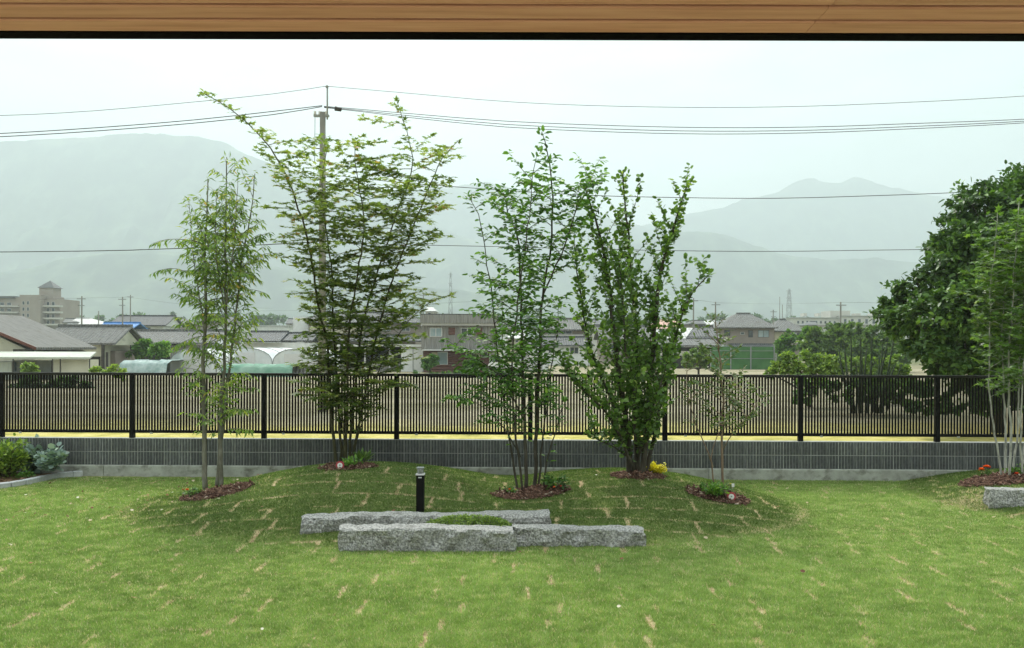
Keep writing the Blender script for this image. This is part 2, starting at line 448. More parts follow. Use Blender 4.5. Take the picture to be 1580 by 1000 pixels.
# soil bed on the left, bounded by a curved kerb: polyline of the kerb in photo pixels
KERB_PX = [(-150, 764), (-80, 760), (-20, 756), (15, 752), (45, 747), (70, 741), (92, 735), (110, 731), (127, 728.5)]
KERB = [G(*q) for q in KERB_PX if q[1] > 738]
for kx_, ky_ in ((90, 11.73), (110, 11.83), (128, 11.93)): KERB.append(Vector(((kx_-790)/F*ky_, ky_, 0.0)))
def kerb_y(x):
    xs = [k.x for k in KERB]; ys = [k.y for k in KERB]
    return np.interp(x, xs, ys, left=ys[0], right=99.0)

# fine lawn sheet near the camera
xs = np.linspace(-9.5, 9.5, 1000); ys = np.linspace(3.6, 11.90, 490)
GX, GY = np.meshgrid(xs, ys)
Hh = lawn_h(GX, GY)
soilbed = (GY > kerb_y(GX)+0.03)
Hh2 = Hh + np.where(soilbed, (0.02+0.06*fbm(GX, GY, 4, 3))*np.clip((GY-kerb_y(GX)-0.2)/0.8, 0, 1), 0.0)
sj = sod(GX, GY)
bare = np.clip(np.maximum(sj, scar(GX, GY)), 0, 1)
V = np.stack([GX, GY, Hh2 - 0.012*bare], -1).reshape(-1, 3)
nx, ny = len(xs), len(ys)
idx = np.arange(nx*ny).reshape(ny, nx)
Fq = np.stack([idx[:-1, :-1], idx[:-1, 1:], idx[1:, 1:], idx[1:, :-1]], -1).reshape(-1, 4)

def lawn_material():
    m = bpy.data.materials.new('lawn_soil_and_thatch')
    nt, N, L = nodes(m)
    out = N('ShaderNodeOutputMaterial'); b = N('ShaderNodeBsdfPrincipled'); L(b.outputs[0], out.inputs[0])
    b.inputs['Roughness'].default_value = 1.0; b.inputs['Specular IOR Level'].default_value = 0.1
    g = ramp(nt, noise_fac(nt, 9, 8, 0.7), [(0.3, (0.13,0.17,0.05)), (0.5, (0.21,0.25,0.08)), (0.75, (0.36,0.34,0.17))])
    s = ramp(nt, noise_fac(nt, 18, 6, 0.7), [(0.3, (0.22,0.14,0.08)), (0.5, (0.42,0.32,0.19)), (0.75, (0.62,0.52,0.35))])
    k = ramp(nt, noise_fac(nt, 14, 6, 0.7), [(0.3, (0.12,0.07,0.045)), (0.55, (0.24,0.155,0.10)), (0.8, (0.36,0.25,0.17))])
    tf = N('ShaderNodeAttribute'); tf.attribute_name = 'mound_shade'
    g2 = ramp(nt, noise_fac(nt, 12, 8, 0.7), [(0.3, (0.075,0.10,0.03)), (0.5, (0.115,0.15,0.045)), (0.75, (0.20,0.20,0.085))])  # darker mound ground: shade of the slopes put into the colour
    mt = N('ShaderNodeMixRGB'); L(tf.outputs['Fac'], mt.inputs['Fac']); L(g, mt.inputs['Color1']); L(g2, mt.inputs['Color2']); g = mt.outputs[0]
    a = N('ShaderNodeAttribute'); a.attribute_name = 'bare'
    c = N('ShaderNodeAttribute'); c.attribute_name = 'soilbed'
    m1 = N('ShaderNodeMixRGB'); L(a.outputs['Fac'], m1.inputs['Fac']); L(g, m1.inputs['Color1']); L(s, m1.inputs['Color2'])
    m2 = N('ShaderNodeMixRGB'); L(c.outputs['Fac'], m2.inputs['Fac']); L(m1.outputs[0], m2.inputs['Color1']); L(k, m2.inputs['Color2'])
    L(m2.outputs[0], b.inputs['Base Color'])
    bp = N('ShaderNodeBump'); bp.inputs['Distance'].default_value = 0.02; L(noise_fac(nt, 30, 6, 0.7), bp.inputs['Height']); L(bp.outputs[0], b.inputs['Normal'])
    return m
M['lawn'] = lawn_material()
o = link('lawn_ground', mesh_np('lawn_ground', V, Fq, M['lawn'], {'mound_shade': mound_soft(GX, GY).ravel(), 'bare': bare.ravel(), 'soilbed': soilbed.astype(float).ravel()}, True), kind='structure')
# lawn beyond the fine sheet (both sides and behind the camera)
mb = MB()
def sheet(x0, x1, y0, y1, z, nxx, nyy):
    vs = [(x0+(x1-x0)*i/nxx, y0+(y1-y0)*j/nyy, z) for j in range(nyy+1) for i in range(nxx+1)]
    fs = [(j*(nxx+1)+i, j*(nxx+1)+i+1, (j+1)*(nxx+1)+i+1, (j+1)*(nxx+1)+i) for j in range(nyy) for i in range(nxx)]
    mb.add(vs, fs)
sheet(-60, -9.49, -12, 11.9, -0.004, 8, 8); sheet(9.49, 60, -12, 11.9, -0.004, 8, 8); sheet(-9.49, 9.49, 3.0, 3.61, -0.004, 8, 1); sheet(-9.49, 9.49, -12, -6, -0.004, 8, 2)
mb.build('lawn_outskirts', M['lawn'], kind='structure')

mb = MB(); mb.box(-9.49, 9.49, -6, 3.0, -0.2, 0.12)  # unseen pale terrace, added to bounce light up onto the eave boards
mb.build('bounce_terrace', mat('pale_bounce_terrace', [(0.3, (0.42,0.39,0.34)), (0.7, (0.52,0.48,0.42))], scale=2, rough=0.8), kind='structure')
# field sheet to the horizon
FZ = -0.6
def field_material():
    m = bpy.data.materials.new('dry_field')
    nt, N, L = nodes(m)
    out = N('ShaderNodeOutputMaterial'); b = N('ShaderNodeBsdfPrincipled'); L(b.outputs[0], out.inputs[0])
    b.inputs['Roughness'].default_value = 1.0; b.inputs['Specular IOR Level'].default_value = 0.1
    tc = N('ShaderNodeTexCoord'); sp = N('ShaderNodeSeparateXYZ'); L(tc.outputs['Object'], sp.inputs[0])
    yel = ramp(nt, noise_fac(nt, 1.3, 8, 0.7), [(0.3, (0.22,0.21,0.06)), (0.5, (0.42,0.37,0.11)), (0.72, (0.58,0.50,0.22))])
    dry = ramp(nt, noise_fac(nt, 0.25, 8, 0.65, stretch=(0.4, 1, 1)), [(0.3, (0.15,0.145,0.08)), (0.5, (0.26,0.235,0.16)), (0.72, (0.36,0.32,0.24))])
    far = ramp(nt, noise_fac(nt, 0.02, 6, 0.6, stretch=(0.5, 1, 1)), [(0.35, (0.07,0.10,0.045)), (0.5, (0.15,0.15,0.08)), (0.65, (0.24,0.22,0.15))])
    nz = noise_fac(nt, 0.5, 4, 0.6)
    ad = N('ShaderNodeMath'); ad.operation = 'MULTIPLY_ADD'; L(nz, ad.inputs[0]); ad.inputs[1].default_value = 6.0; L(sp.outputs['Y'], ad.inputs[2])
    mr = N('ShaderNodeMapRange'); L(ad.outputs[0], mr.inputs['Value']); mr.inputs['From Min'].default_value = 26.0; mr.inputs['From Max'].default_value = 31.0
    m1 = N('ShaderNodeMixRGB'); L(mr.outputs[0], m1.inputs['Fac']); L(yel, m1.inputs['Color1']); L(dry, m1.inputs['Color2'])
    mr2 = N('ShaderNodeMapRange'); L(sp.outputs['Y'], mr2.inputs['Value']); mr2.inputs['From Min'].default_value = 90; mr2.inputs['From Max'].default_value = 130
    m2 = N('ShaderNodeMixRGB'); L(mr2.outputs[0], m2.inputs['Fac']); L(m1.outputs[0], m2.inputs['Color1']); L(far, m2.inputs['Color2'])
    L(m2.outputs[0], b.inputs['Base Color'])
    bp = N('ShaderNodeBump'); bp.inputs['Distance'].default_value = 0.1; L(noise_fac(nt, 2.5, 6, 0.7), bp.inputs['Height']); L(bp.outputs[0], b.inputs['Normal'])
    return m
mb = MB()
sheet(-4300, 4300, -300, 4550, FZ, 20, 14)
mb.build('ground', field_material(), kind='structure')

# ------------------------------------------------------------------ grass blades
def build_grass():
    # sample positions in camera-view trapezoid with density falling with distance
    n = 1020000
    rng = np.random.default_rng(5)
    u = rng.random(n*2)
    y0, y1 = 4.35, 11.76
    # pdf ~ 1/y^0.7 * width(y)
    y = y0 + (y1-y0)*u
    keep = rng.random(n*2) < (y0/y)**0.8
    y = y[keep][:n]
    x = (rng.random(len(y))*2-1)*(y*0.70+1.3)
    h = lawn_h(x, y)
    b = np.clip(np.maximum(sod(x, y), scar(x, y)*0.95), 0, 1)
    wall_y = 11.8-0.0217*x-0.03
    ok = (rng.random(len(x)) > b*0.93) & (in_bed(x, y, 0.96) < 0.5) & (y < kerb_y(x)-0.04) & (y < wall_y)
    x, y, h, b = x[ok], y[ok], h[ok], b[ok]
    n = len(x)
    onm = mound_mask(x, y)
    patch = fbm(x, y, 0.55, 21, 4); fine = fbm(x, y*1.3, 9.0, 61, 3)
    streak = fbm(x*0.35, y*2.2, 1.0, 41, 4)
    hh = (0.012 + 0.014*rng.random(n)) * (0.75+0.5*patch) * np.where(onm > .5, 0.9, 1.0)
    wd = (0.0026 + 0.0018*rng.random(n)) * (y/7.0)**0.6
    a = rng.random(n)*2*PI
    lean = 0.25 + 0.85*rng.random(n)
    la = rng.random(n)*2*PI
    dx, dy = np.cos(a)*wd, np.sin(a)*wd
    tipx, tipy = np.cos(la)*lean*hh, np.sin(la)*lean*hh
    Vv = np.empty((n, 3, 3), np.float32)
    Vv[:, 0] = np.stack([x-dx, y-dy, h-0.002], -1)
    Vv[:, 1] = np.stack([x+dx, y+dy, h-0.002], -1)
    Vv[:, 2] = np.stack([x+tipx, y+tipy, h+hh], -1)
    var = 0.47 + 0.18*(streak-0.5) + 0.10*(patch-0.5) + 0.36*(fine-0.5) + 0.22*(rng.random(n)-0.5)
    var = (var - 0.42)*1.25 + 0.42 - 0.36*mound_soft(x, y)  # mound blades toned darker, slope shade painted into their colour
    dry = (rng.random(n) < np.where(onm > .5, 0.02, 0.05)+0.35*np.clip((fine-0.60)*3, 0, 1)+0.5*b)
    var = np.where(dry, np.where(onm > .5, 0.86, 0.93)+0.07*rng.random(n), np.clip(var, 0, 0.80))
    Fi = np.arange(n*3, dtype=np.int32).reshape(n, 3)
    me = mesh_np('grass', Vv.reshape(-1, 3), Fi, M['grass'], {'var': np.repeat(var, 3)})
    o = link('grass', me, kind='stuff')
    tag(o, 'short mown green lawn grass covering the ground and mounds', 'grass')
M['grass'] = leaf_mat('grass_blades', [(0.0, (0.086,0.139,0.041)), (0.30, (0.160,0.246,0.074)), (0.55, (0.274,0.397,0.134)), (0.80, (0.411,0.517,0.219)), (0.92, (0.525,0.482,0.313)), (1.0, (0.662,0.578,0.439))], trans=0.35, rough=0.6, spec=0.2)
build_grass()
# ------------------------------------------------------------------ hills and haze
def hill(name, Y, w, prof, seed, rough=0.02):
    """Ridge seen at distance Y with the given skyline (photo pixels), sloping down w metres towards the camera."""
    n = 240
    pxs = np.linspace(prof[0][0], prof[-1][0], n)
    py = np.interp(pxs, [p[0] for p in prof], [p[1] for p in prof])
    k = np.hanning(5); k /= k.sum()
    py = np.convolve(np.pad(py, 2, mode='edge'), k, 'valid')
    py = py + 3.6*(fbm(pxs, pxs*0, 0.05, seed, 5)-0.5)*2
    H = CAM_Z + (HOR-py)/F*Y - FZ
    X = (pxs-790)/F*Y
    rows = 46
    Vv = []
    for j in range(rows+12):
        v = j/(rows-1)
        if v <= 1:
            yy = Y - w*(1-v); s = v**1.15
            amp = math.sin(PI*min(v, 1))*0.9
        else:
            yy = Y + w*(v-1)*2.0; s = max(0.0, 1-(v-1)*3.6); amp = 0
        gully = fbm(X, X*0+yy, 0.006, seed+3, 5)
        gl2 = np.abs(fbm(X+60*(gully-.5), X*0+yy*0.35, 0.011, seed+9, 4)-0.5)*2
        z = H*s*(1 - amp*0.42*(1-gl2) - amp*0.20*gully)
        Vv.append(np.stack([X, np.full(n, yy)+ (gully-.5)*w*0.1*(0 if v>=1 else 1), FZ - 0.5 + z], -1))
    Vv = np.stack(Vv)
    idx = np.arange((rows+12)*n).reshape(rows+12, n)
    Fq = np.stack([idx[:-1, :-1], idx[:-1, 1:], idx[1:, 1:], idx[1:, :-1]], -1).reshape(-1, 4)
    return link(name, mesh_np(name, Vv.reshape(-1, 3), Fq, M['far_hill'], smooth=True), kind='structure')
hill('mountain', 2900, 1000, [(-700,330),(-400,270),(-150,242),(0,221),(70,216),(130,213),(200,207),(260,209),(310,213),(350,224),(390,244),(440,262),(520,296),(600,324),(680,352),(760,380),(860,420),(980,470),(1080,530)], 1)
hill('mountain', 3700, 700, [(300,380),(430,300),(520,285),(620,296),(700,290),(745,281),(800,292),(850,305),(920,330),(1000,352),(1100,372),(1250,400),(1400,440)], 2)
hill('mountain', 4050, 800, [(820,420),(930,368),(1020,338),(1100,322),(1160,304),(1200,294),(1235,277),(1250,274),(1268,281),(1295,281),(1318,272),(1332,270),(1352,281),(1395,291),(1440,300),(1500,309),(1560,322),(1640,332),(1800,352),(2100,400),(2400,460)], 3)
hill('foothill', 2050, 500, [(-900,420),(-500,400),(-200,418),(-60,428),(30,420),(80,405),(140,394),(210,388),(280,390),(350,398),(430,412),(520,428),(620,440),(740,450),(900,462),(1100,480),(1300,505)], 4)
hill('foothill', 2750, 600, [(620,500),(760,440),(860,400),(950,378),(1020,360),(1075,354),(1120,362),(1170,380),(1230,396),(1290,400),(1340,396),(1400,402),(1480,412),(1600,420),(1800,440),(2200,480)], 5)

HAZE = 0.00046
mb = MB()
mb.box(-4500, 4500, -340, 4900, FZ-1.0, 1150)
hz = mb.mesh('haze', None)
hm = bpy.data.materials.new('pale_haze')
nt, N, L = nodes(hm)
out = N('ShaderNodeOutputMaterial'); pv = N('ShaderNodeVolumePrincipled')
pv.inputs['Color'].default_value = (0.655, 0.745, 0.785, 1)
pv.inputs['Density'].default_value = HAZE
pv.inputs['Anisotropy'].default_value = 0.35
L(pv.outputs[0], out.inputs['Volume'])
hz.materials.append(hm)
link('haze', hz, kind='stuff')

# ------------------------------------------------------------------ eave of the house above the camera
eave = thing('house_eave', 'brown cedar boarded underside of the roof eave along the top of the picture', 'eave', (0, 0, 0))
bw, gap = 0.104, 0.019
z0 = CAM_Z + 1.0
k = 0
yb = 2.535
rb = random.Random(4)
while yb - bw > -0.9:
    cuts = [-5.2, 0.93 + (0 if k < 5 else rb.uniform(-1.5, 1.5)), 5.2]
    for c0, c1 in zip(cuts[:-1], cuts[1:]):
        mb = MB()
        x0, x1, y0, y1 = c0+0.0008, c1-0.0008, yb-bw+gap, yb
        b = 0.004
        vs = [(x0,y0+b,z0),(x1,y0+b,z0),(x1,y1-b,z0),(x0,y1-b,z0),(x0,y0,z0+b),(x1,y0,z0+b),(x1,y1,z0+b),(x0,y1,z0+b),(x0,y0,z0+0.012),(x1,y0,z0+0.012),(x1,y1,z0+0.012),(x0,y1,z0+0.012)]
        fs = [(0,3,2,1),(0,1,5,4),(2,3,7,6),(1,2,6,5),(3,0,4,7),(4,5,9,8),(6,7,11,10),(5,6,10,9),(7,4,8,11)]
        mb.add(vs, fs)
        mb.build('board', M['wood'], eave)
    yb -= bw; k += 1
mb = MB(); mb.box(-5.2, 5.2, -0.9, 2.535, z0+0.0125, z0+0.03); mb.build('board_backing', M['brown_trim'], eave)
mb = MB(); mb.box(-5.25, 5.25, 2.5355, 2.590, z0-0.003, z0+0.17); mb.box(-5.25, 5.25, 2.5905, 2.605, z0+0.06, z0+0.19); mb.build('drip_edge', M['drip'], eave)
mb = MB(); mb.add([(-5.25,2.62,z0+0.195),(5.25,2.62,z0+0.195),(5.25,-0.9,z0+0.75),(-5.25,-0.9,z0+0.75),(-5.25,2.62,z0+0.235),(5.25,2.62,z0+0.235),(5.25,-0.9,z0+0.79),(-5.25,-0.9,z0+0.79)],
                  [(0,3,2,1),(4,5,6,7),(0,1,5,4),(1,2,6,5),(2,3,7,6),(3,0,4,7)])
mb.build('roof_sheet', M['roof_dark'], eave)

# ------------------------------------------------------------------ block wall and fence
YAW = -0.0217
wall = thing('block_wall', 'low charcoal ribbed block wall on a pale concrete footing behind the lawn', 'wall', (0, 11.8, 0), YAW)
WX0, WX1 = -13.2, 13.2
mb = MB()     # ribbed split block: vertical ribs on the front face, 0.398 x 0.19
ribs, bwid, bh = 9, 0.3997, 0.188
prof = []
rw = bwid/ribs
for i in range(ribs):
    xx = -bwid/2 + i*rw
    prof += [(xx+0.006, 0.0), (xx+0.010, -0.007), (xx+rw-0.010, -0.007), (xx+rw-0.006, 0.0)]
n = len(prof)
vs = [(x, y, 0) for x, y in prof] + [(x, y, bh) for x, y in prof] + [(-bwid/2, 0.115, 0), (bwid/2, 0.115, 0), (-bwid/2, 0.115, bh), (bwid/2, 0.115, bh)]
fs = [(i, i+1, n+i+1, n+i) for i in range(n-1)]
fs += [(n-1, 2*n+1, 2*n+3, 2*n-1), (2*n, 0, n, 2*n+2), tuple([n+i for i in range(n)] + [2*n+3, 2*n+2])]
mb.add(vs, fs)
block_me = mb.mesh('block', M['block'])
block_me.materials.append(mat('dusty_groove', [(0.3, (0.10,0.106,0.106)), (0.5, (0.20,0.21,0.208)), (0.75, (0.36,0.37,0.36))], scale=9, rough=0.95, stretch=(2.5, 1, 0.4), coord='Object', rnd=0.25))
for i in range(3, n-1, 4): block_me.polygons[i].material_index = 1
FT = 0.165
for c in range(2):
    x = WX0 + (0.2 if c == 0 else 0.2)
    while x < WX1:
        o = link('block', block_me, wall)
        o.location = (x, random.uniform(-0.0012, 0.0012), FT + 0.006 + c*0.2)
        x += 0.4
mb = MB(); mb.box(WX0, WX1, 0.003, 0.117, FT+0.001, FT+0.401); mb.build('mortar', M['mortar'], wall)
x = WX0
seg = 0
joints = [WX0, -9.15, -6.1, -3.05, 0.12, 2.9, 6.19, 9.2, WX1]
for a, b in zip(joints[:-1], joints[1:]):
    mb = MB()
    nx_ = 24
    vs, fs = [], []
    for i in range(nx_+1):
        xx = a+0.004 + (b-a-0.008)*i/nx_
        w1 = 0.003*math.sin(i*2.1+a); w2 = 0.002*math.sin(i*3.7+a)
        vs += [(xx, -0.035+w1*.5, -0.25), (xx, -0.033+w1*.5, FT-0.012+w2), (xx, -0.022, FT), (xx, 0.14, FT), (xx, 0.14, -0.7)]
    for i in range(nx_):
        for q in range(4):
            fs.append((i*5+q, (i+1)*5+q, (i+1)*5+q+1, i*5+q+1))
    fs += [(0,1,2,3,4), tuple(nx_*5+q for q in (4,3,2,1,0))]
    mb.add(vs, fs)
    mb.build('footing', M['concrete'], wall)

fence = thing('slat_fence', 'black metal fence of thin vertical slats standing on the block wall', 'fence', (0, 11.86, FT+0.4), YAW)
zf = 0.0
Z_TOP, Z_BR0, Z_BR1 = 1.545-FT-0.4, 0.075, 0.118
mb = MB(); mb.bevbox(-0.035, 0.035, -0.035, 0.035, -0.15, Z_TOP-0.012, 0.005); post_me = mb.mesh('post', M['black_metal'])
mb = MB(); mb.box(-0.0128, 0.0128, -0.007, 0.007, Z_BR1-0.002, Z_TOP-0.03); slat_me = mb.mesh('slat', M['black_metal'])
mb = MB(); mb.box(-0.02, 0.02, -0.030, -0.0205, Z_BR0-0.012, Z_BR0+0.012); brk_me = mb.mesh('bracket', M['alu'])
posts = [-5.71+1.995*i for i in range(-4, 11)]
posts = [p for p in posts if WX0 < p < WX1]
sx = []
for p in posts[:-1]:
    for i in range(1, 44):
        sx.append(p + 0.035 + 0.0437*i)
sx = sorted(sx, key=lambda v: abs(v))
for p in posts:
    o = link('post', post_me, fence); o.location = (p, 0.0, 0)
for v in sx[:300]:
    o = link('slat', slat_me, fence); o.location = (v, 0, 0)
mb = MB()
for v in sx[300:]: mb.box(v-0.0128, v+0.0128, -0.007, 0.007, Z_BR1-0.002, Z_TOP-0.03)
mb.build('slats', M['black_metal'], fence, 'stuff')
for p0, p1 in zip(posts[:-1], posts[1:]):
    mb = MB(); mb.box(p0+0.036, p1-0.036, -0.02, 0.02, Z_BR0, Z_BR1); mb.build('bottom_rail', M['black_metal'], fence)
    o = link('bracket', brk_me, fence); o.location = (p0+0.30, 0, 0)
    mb = MB(); mb.bevbox(p0+0.002, p1-0.002, -0.027, 0.027, Z_TOP-0.040, Z_TOP, 0.004); mb.build('top_rail', M['rail_top'], fence)

# ------------------------------------------------------------------ stones
def stone(name, label, A, B, h0, h1, t, seed, group=None, endcut=(0, 0), sink=0.05):
    """Long rough hewn granite bar from A to B (lawn points of its front foot)."""
    A = Vector((A.x, A.y, 0)); B = Vector((B.x, B.y, 0))
    Ln = (B-A).length; ax = (B-A)/Ln; nrm = Vector((-ax.y, ax.x, 0))
    n = max(8, int(Ln/0.035))
    rows = [(0, 0), (0.0, 0.25), (0.0, 0.5), (0.0, 0.75), (0.02, 0.93), (0.07, 1.0), (0.35, 1.0), (0.65, 1.0), (0.93, 1.0), (1.0, 0.9), (1.0, 0.45), (1.0, 0)]
    rg = np.random.default_rng(seed)
    vs = []
    for i in range(n+1):
        u = i/n
        top = h0+(h1-h0)*u
        for j, (a, b) in enumerate(rows):
            s = u*Ln
            o1 = (fbm(s, b*0.3+a, 9, seed, 4)-0.5)*0.075*(1 if j < 5 or j > 8 else 0.4)
            o2 = (fbm(s, a*0.25+b, 11, seed+5, 4)-0.5)*0.038*(1 if b > 0.8 else 0)
            o2 += (fbm(s, 0, 1.2, seed+8, 2)-0.5)*0.03*(1 if b > 0.8 else 0)
            ss = s
            if i == 0: ss = s + endcut[0]*a*t + (fbm(a, b, 5, seed)-0.5)*0.04 + (0.02 if j in (0, 4, 5, 8, 9, 11) else 0)
            if i == n: ss = s + endcut[1]*a*t + (fbm(a, b, 5, seed+1)-0.5)*0.04 - (0.02 if j in (0, 4, 5, 8, 9, 11) else 0)
            if i == n or i == 0: pass
            p = A + ax*ss + nrm*(a*t + o1)
            vs.append((p.x, p.y, -sink + (top+sink)*b + o2))
    m_ = len(rows)
    fs = []
    for i in range(n):
        for j in range(m_-1):
            fs.append((i*m_+j, (i+1)*m_+j, (i+1)*m_+j+1, i*m_+j+1))
    c0 = len(vs)
    cen0 = np.mean(vs[:m_], axis=0); cen1 = np.mean(vs[n*m_:(n+1)*m_], axis=0)
    vs += [tuple(cen0), tuple(cen1)]
    for j in range(m_):
        l = (j+1) % m_
        fs.append((c0, j, l)); fs.append((c0+1, n*m_+l, n*m_+j))
    mb = MB()
    og = A
    mb.add([(v[0]-og.x, v[1]-og.y, v[2]) for v in vs], fs)
    o = mb.build(name, M['granite'])
    o.location = (og.x, og.y, 0)
    return tag(o, label, 'stone', group)
SG = 'long rough granite edging stones on the lawn'
stone('granite_stone', 'long grey granite stone lying behind the other two at the foot of the mound', G(463, 824), G(851, 815), 0.222, 0.235, 0.26, 21, SG)
stone('granite_stone', 'thick grey granite stone at front left, nearest the house', G(521, 851), G(797, 852), 0.215, 0.20, 0.24, 22, SG, endcut=(0, -0.55))
stone('granite_stone', 'grey granite stone continuing the front one to the right', G(792, 843), G(997, 844), 0.185, 0.165, 0.23, 23, SG)
stone('granite_stone', 'grey granite stone at the right edge below the white stemmed tree', G(1526, 786), G(1700, 778), 0.26, 0.26, 0.24, 24, SG)

# pale kerb stones along the left bed
kerb = thing('bed_kerb', 'curved pale granite kerb edging the soil bed at the left', 'kerb', tuple(KERB[0]))
acc_ = [0.0]
for a, b in zip(KERB[:-1], KERB[1:]): acc_.append(acc_[-1]+math.hypot(b.x-a.x, b.y-a.y))
KX = lambda t: np.interp(t, acc_, [k.x for k in KERB]); KY = lambda t: np.interp(t, acc_, [k.y for k in KERB])
t_ = 0.0
while t_ < acc_[-1]:
    ax_, ay_, bx_, by_ = KX(t_), KY(t_), KX(min(t_+.2, acc_[-1])), KY(min(t_+.2, acc_[-1]))
    ln = math.hypot(bx_-ax_, by_-ay_)-0.005
    if ln > 0.03:
        mb = MB(); mb.bevbox(0, ln, -0.045, 0.045, -0.06, 0.075+random.uniform(-.004, .004), 0.008)
        o = mb.build('kerb_stone', M['kerbstone'], kerb)
        o.location = (ax_-KERB[0].x, ay_-KERB[0].y, float(lawn_h(ax_, ay_))-KERB[0].z); o.rotation_euler = (0, 0, math.atan2(by_-ay_, bx_-ax_))
    t_ += .2

# bollard light
g = G(648.5, 790)
bl = thing('bollard_light', 'black garden bollard light with clear top standing behind the granite stones', 'garden light', tuple(g))
mb = MB(); mb.bevbox(-0.042, 0.042, -0.042, 0.042, -0.05, 0.405, 0.006); mb.build('post', M['black_metal'], bl)
mb = MB(); mb.bevbox(-0.048, 0.048, -0.048, 0.048, 0.4055, 0.420, 0.004); mb.build('collar', M['frame_white'], bl)
gm = bpy.data.materials.new('clear_lens'); gm.use_nodes = True; gb = gm.node_tree.nodes['Principled BSDF']
gb.inputs['Base Color'].default_value = (0.75, 0.8, 0.78, 1); gb.inputs['Roughness'].default_value = 0.15; gb.inputs['Transmission Weight'].default_value = 0.75
mb = MB(); mb.lathe([(0.036, 0.421), (0.036, 0.475), (0.03, 0.478)], n=14); mb.build('lens', gm, bl)
mb = MB(); mb.lathe([(0.018, 0.4215), (0.018, 0.465)], n=10); mb.build('reflector', M['frame_white'], bl)
mb = MB(); mb.bevbox(-0.040, 0.040, -0.040, 0.040, 0.479, 0.488, 0.003); mb.build('cap', M['steel'], bl)
mb = MB(); mb.box(-0.018, 0.018, -0.0445, -0.0425, 0.375, 0.387); mb.build('name_plate', M['kerbstone'], bl)

# ------------------------------------------------------------------ leaves
T_LANCE = (np.array([(0,0,0),(.45,.13,.05),(1,0,-.08),(.45,-.13,.05)]), np.array([(0,1,2),(0,2,3)]))
T_OVAL = (np.array([(0,0,0),(.3,.26,.06),(.72,.22,.03),(1,0,-.08),(.72,-.22,.03),(.3,-.26,.06)]), np.array([(0,1,2),(0,2,3),(0,3,4),(0,4,5)]))
T_ROUND = (np.array([(0,0,0),(.22,.40,.05),(.68,.40,.04),(1,0,-.05),(.68,-.40,.04),(.22,-.40,.05)]), np.array([(0,1,2),(0,2,3),(0,3,4),(0,4,5)]))
_a = [(-115, .55), (-85, .3), (-55, .85), (-28, .42), (0, 1.0), (28, .42), (55, .85), (85, .3), (115, .55)]
T_MAPLE = (np.array([(0,0,0)] + [(math.cos(math.radians(q))*r*.8+.2, math.sin(math.radians(q))*r*.75, -0.10*r) for q, r in _a]), np.array([(0,i+1,i) for i in range(1, 9)]))
def unit(v): return v/np.maximum(np.linalg.norm(v, axis=-1, keepdims=True), 1e-9)
def leaf_mesh(name, pos, d, nrm, size, tmpl, var, material):
    pos = np.asarray(pos, float); d = unit(np.asarray(d, float)); nrm = np.asarray(nrm, float)
    nrm = unit(nrm - (nrm*d).sum(-1, keepdims=True)*d)
    s = np.cross(nrm, d)
    tv, tf = tmpl
    V = pos[:, None, :] + size[:, None, None]*(tv[None, :, 0, None]*d[:, None, :] + tv[None, :, 1, None]*s[:, None, :] + tv[None, :, 2, None]*nrm[:, None, :])
    k = len(tv)
    Fi = (tf[None] + (np.arange(len(pos))*k)[:, None, None]).reshape(-1, 3)
    return mesh_np(name, V.reshape(-1, 3), Fi, material, {'var': np.repeat(var, k)})

def catmull(pts, rad, step=0.12):
    out, rr = [], []
    n = len(pts)
    for i in range(n-1):
        p0, p1, p2, p3 = pts[max(i-1, 0)], pts[i], pts[i+1], pts[min(i+2, n-1)]
        m_ = max(2, int((p2-p1).length/step))
        for j in range(m_):
            t = j/m_
            out.append(0.5*((2*p1)+(p2-p0)*t+(2*p0-5*p1+4*p2-p3)*t*t+(3*p1-p0-3*p2+p3)*t**3))
            rr.append(rad[i]+(rad[i+1]-rad[i])*t)
    out.append(pts[-1].copy()); rr.append(rad[-1])
    return out, rr

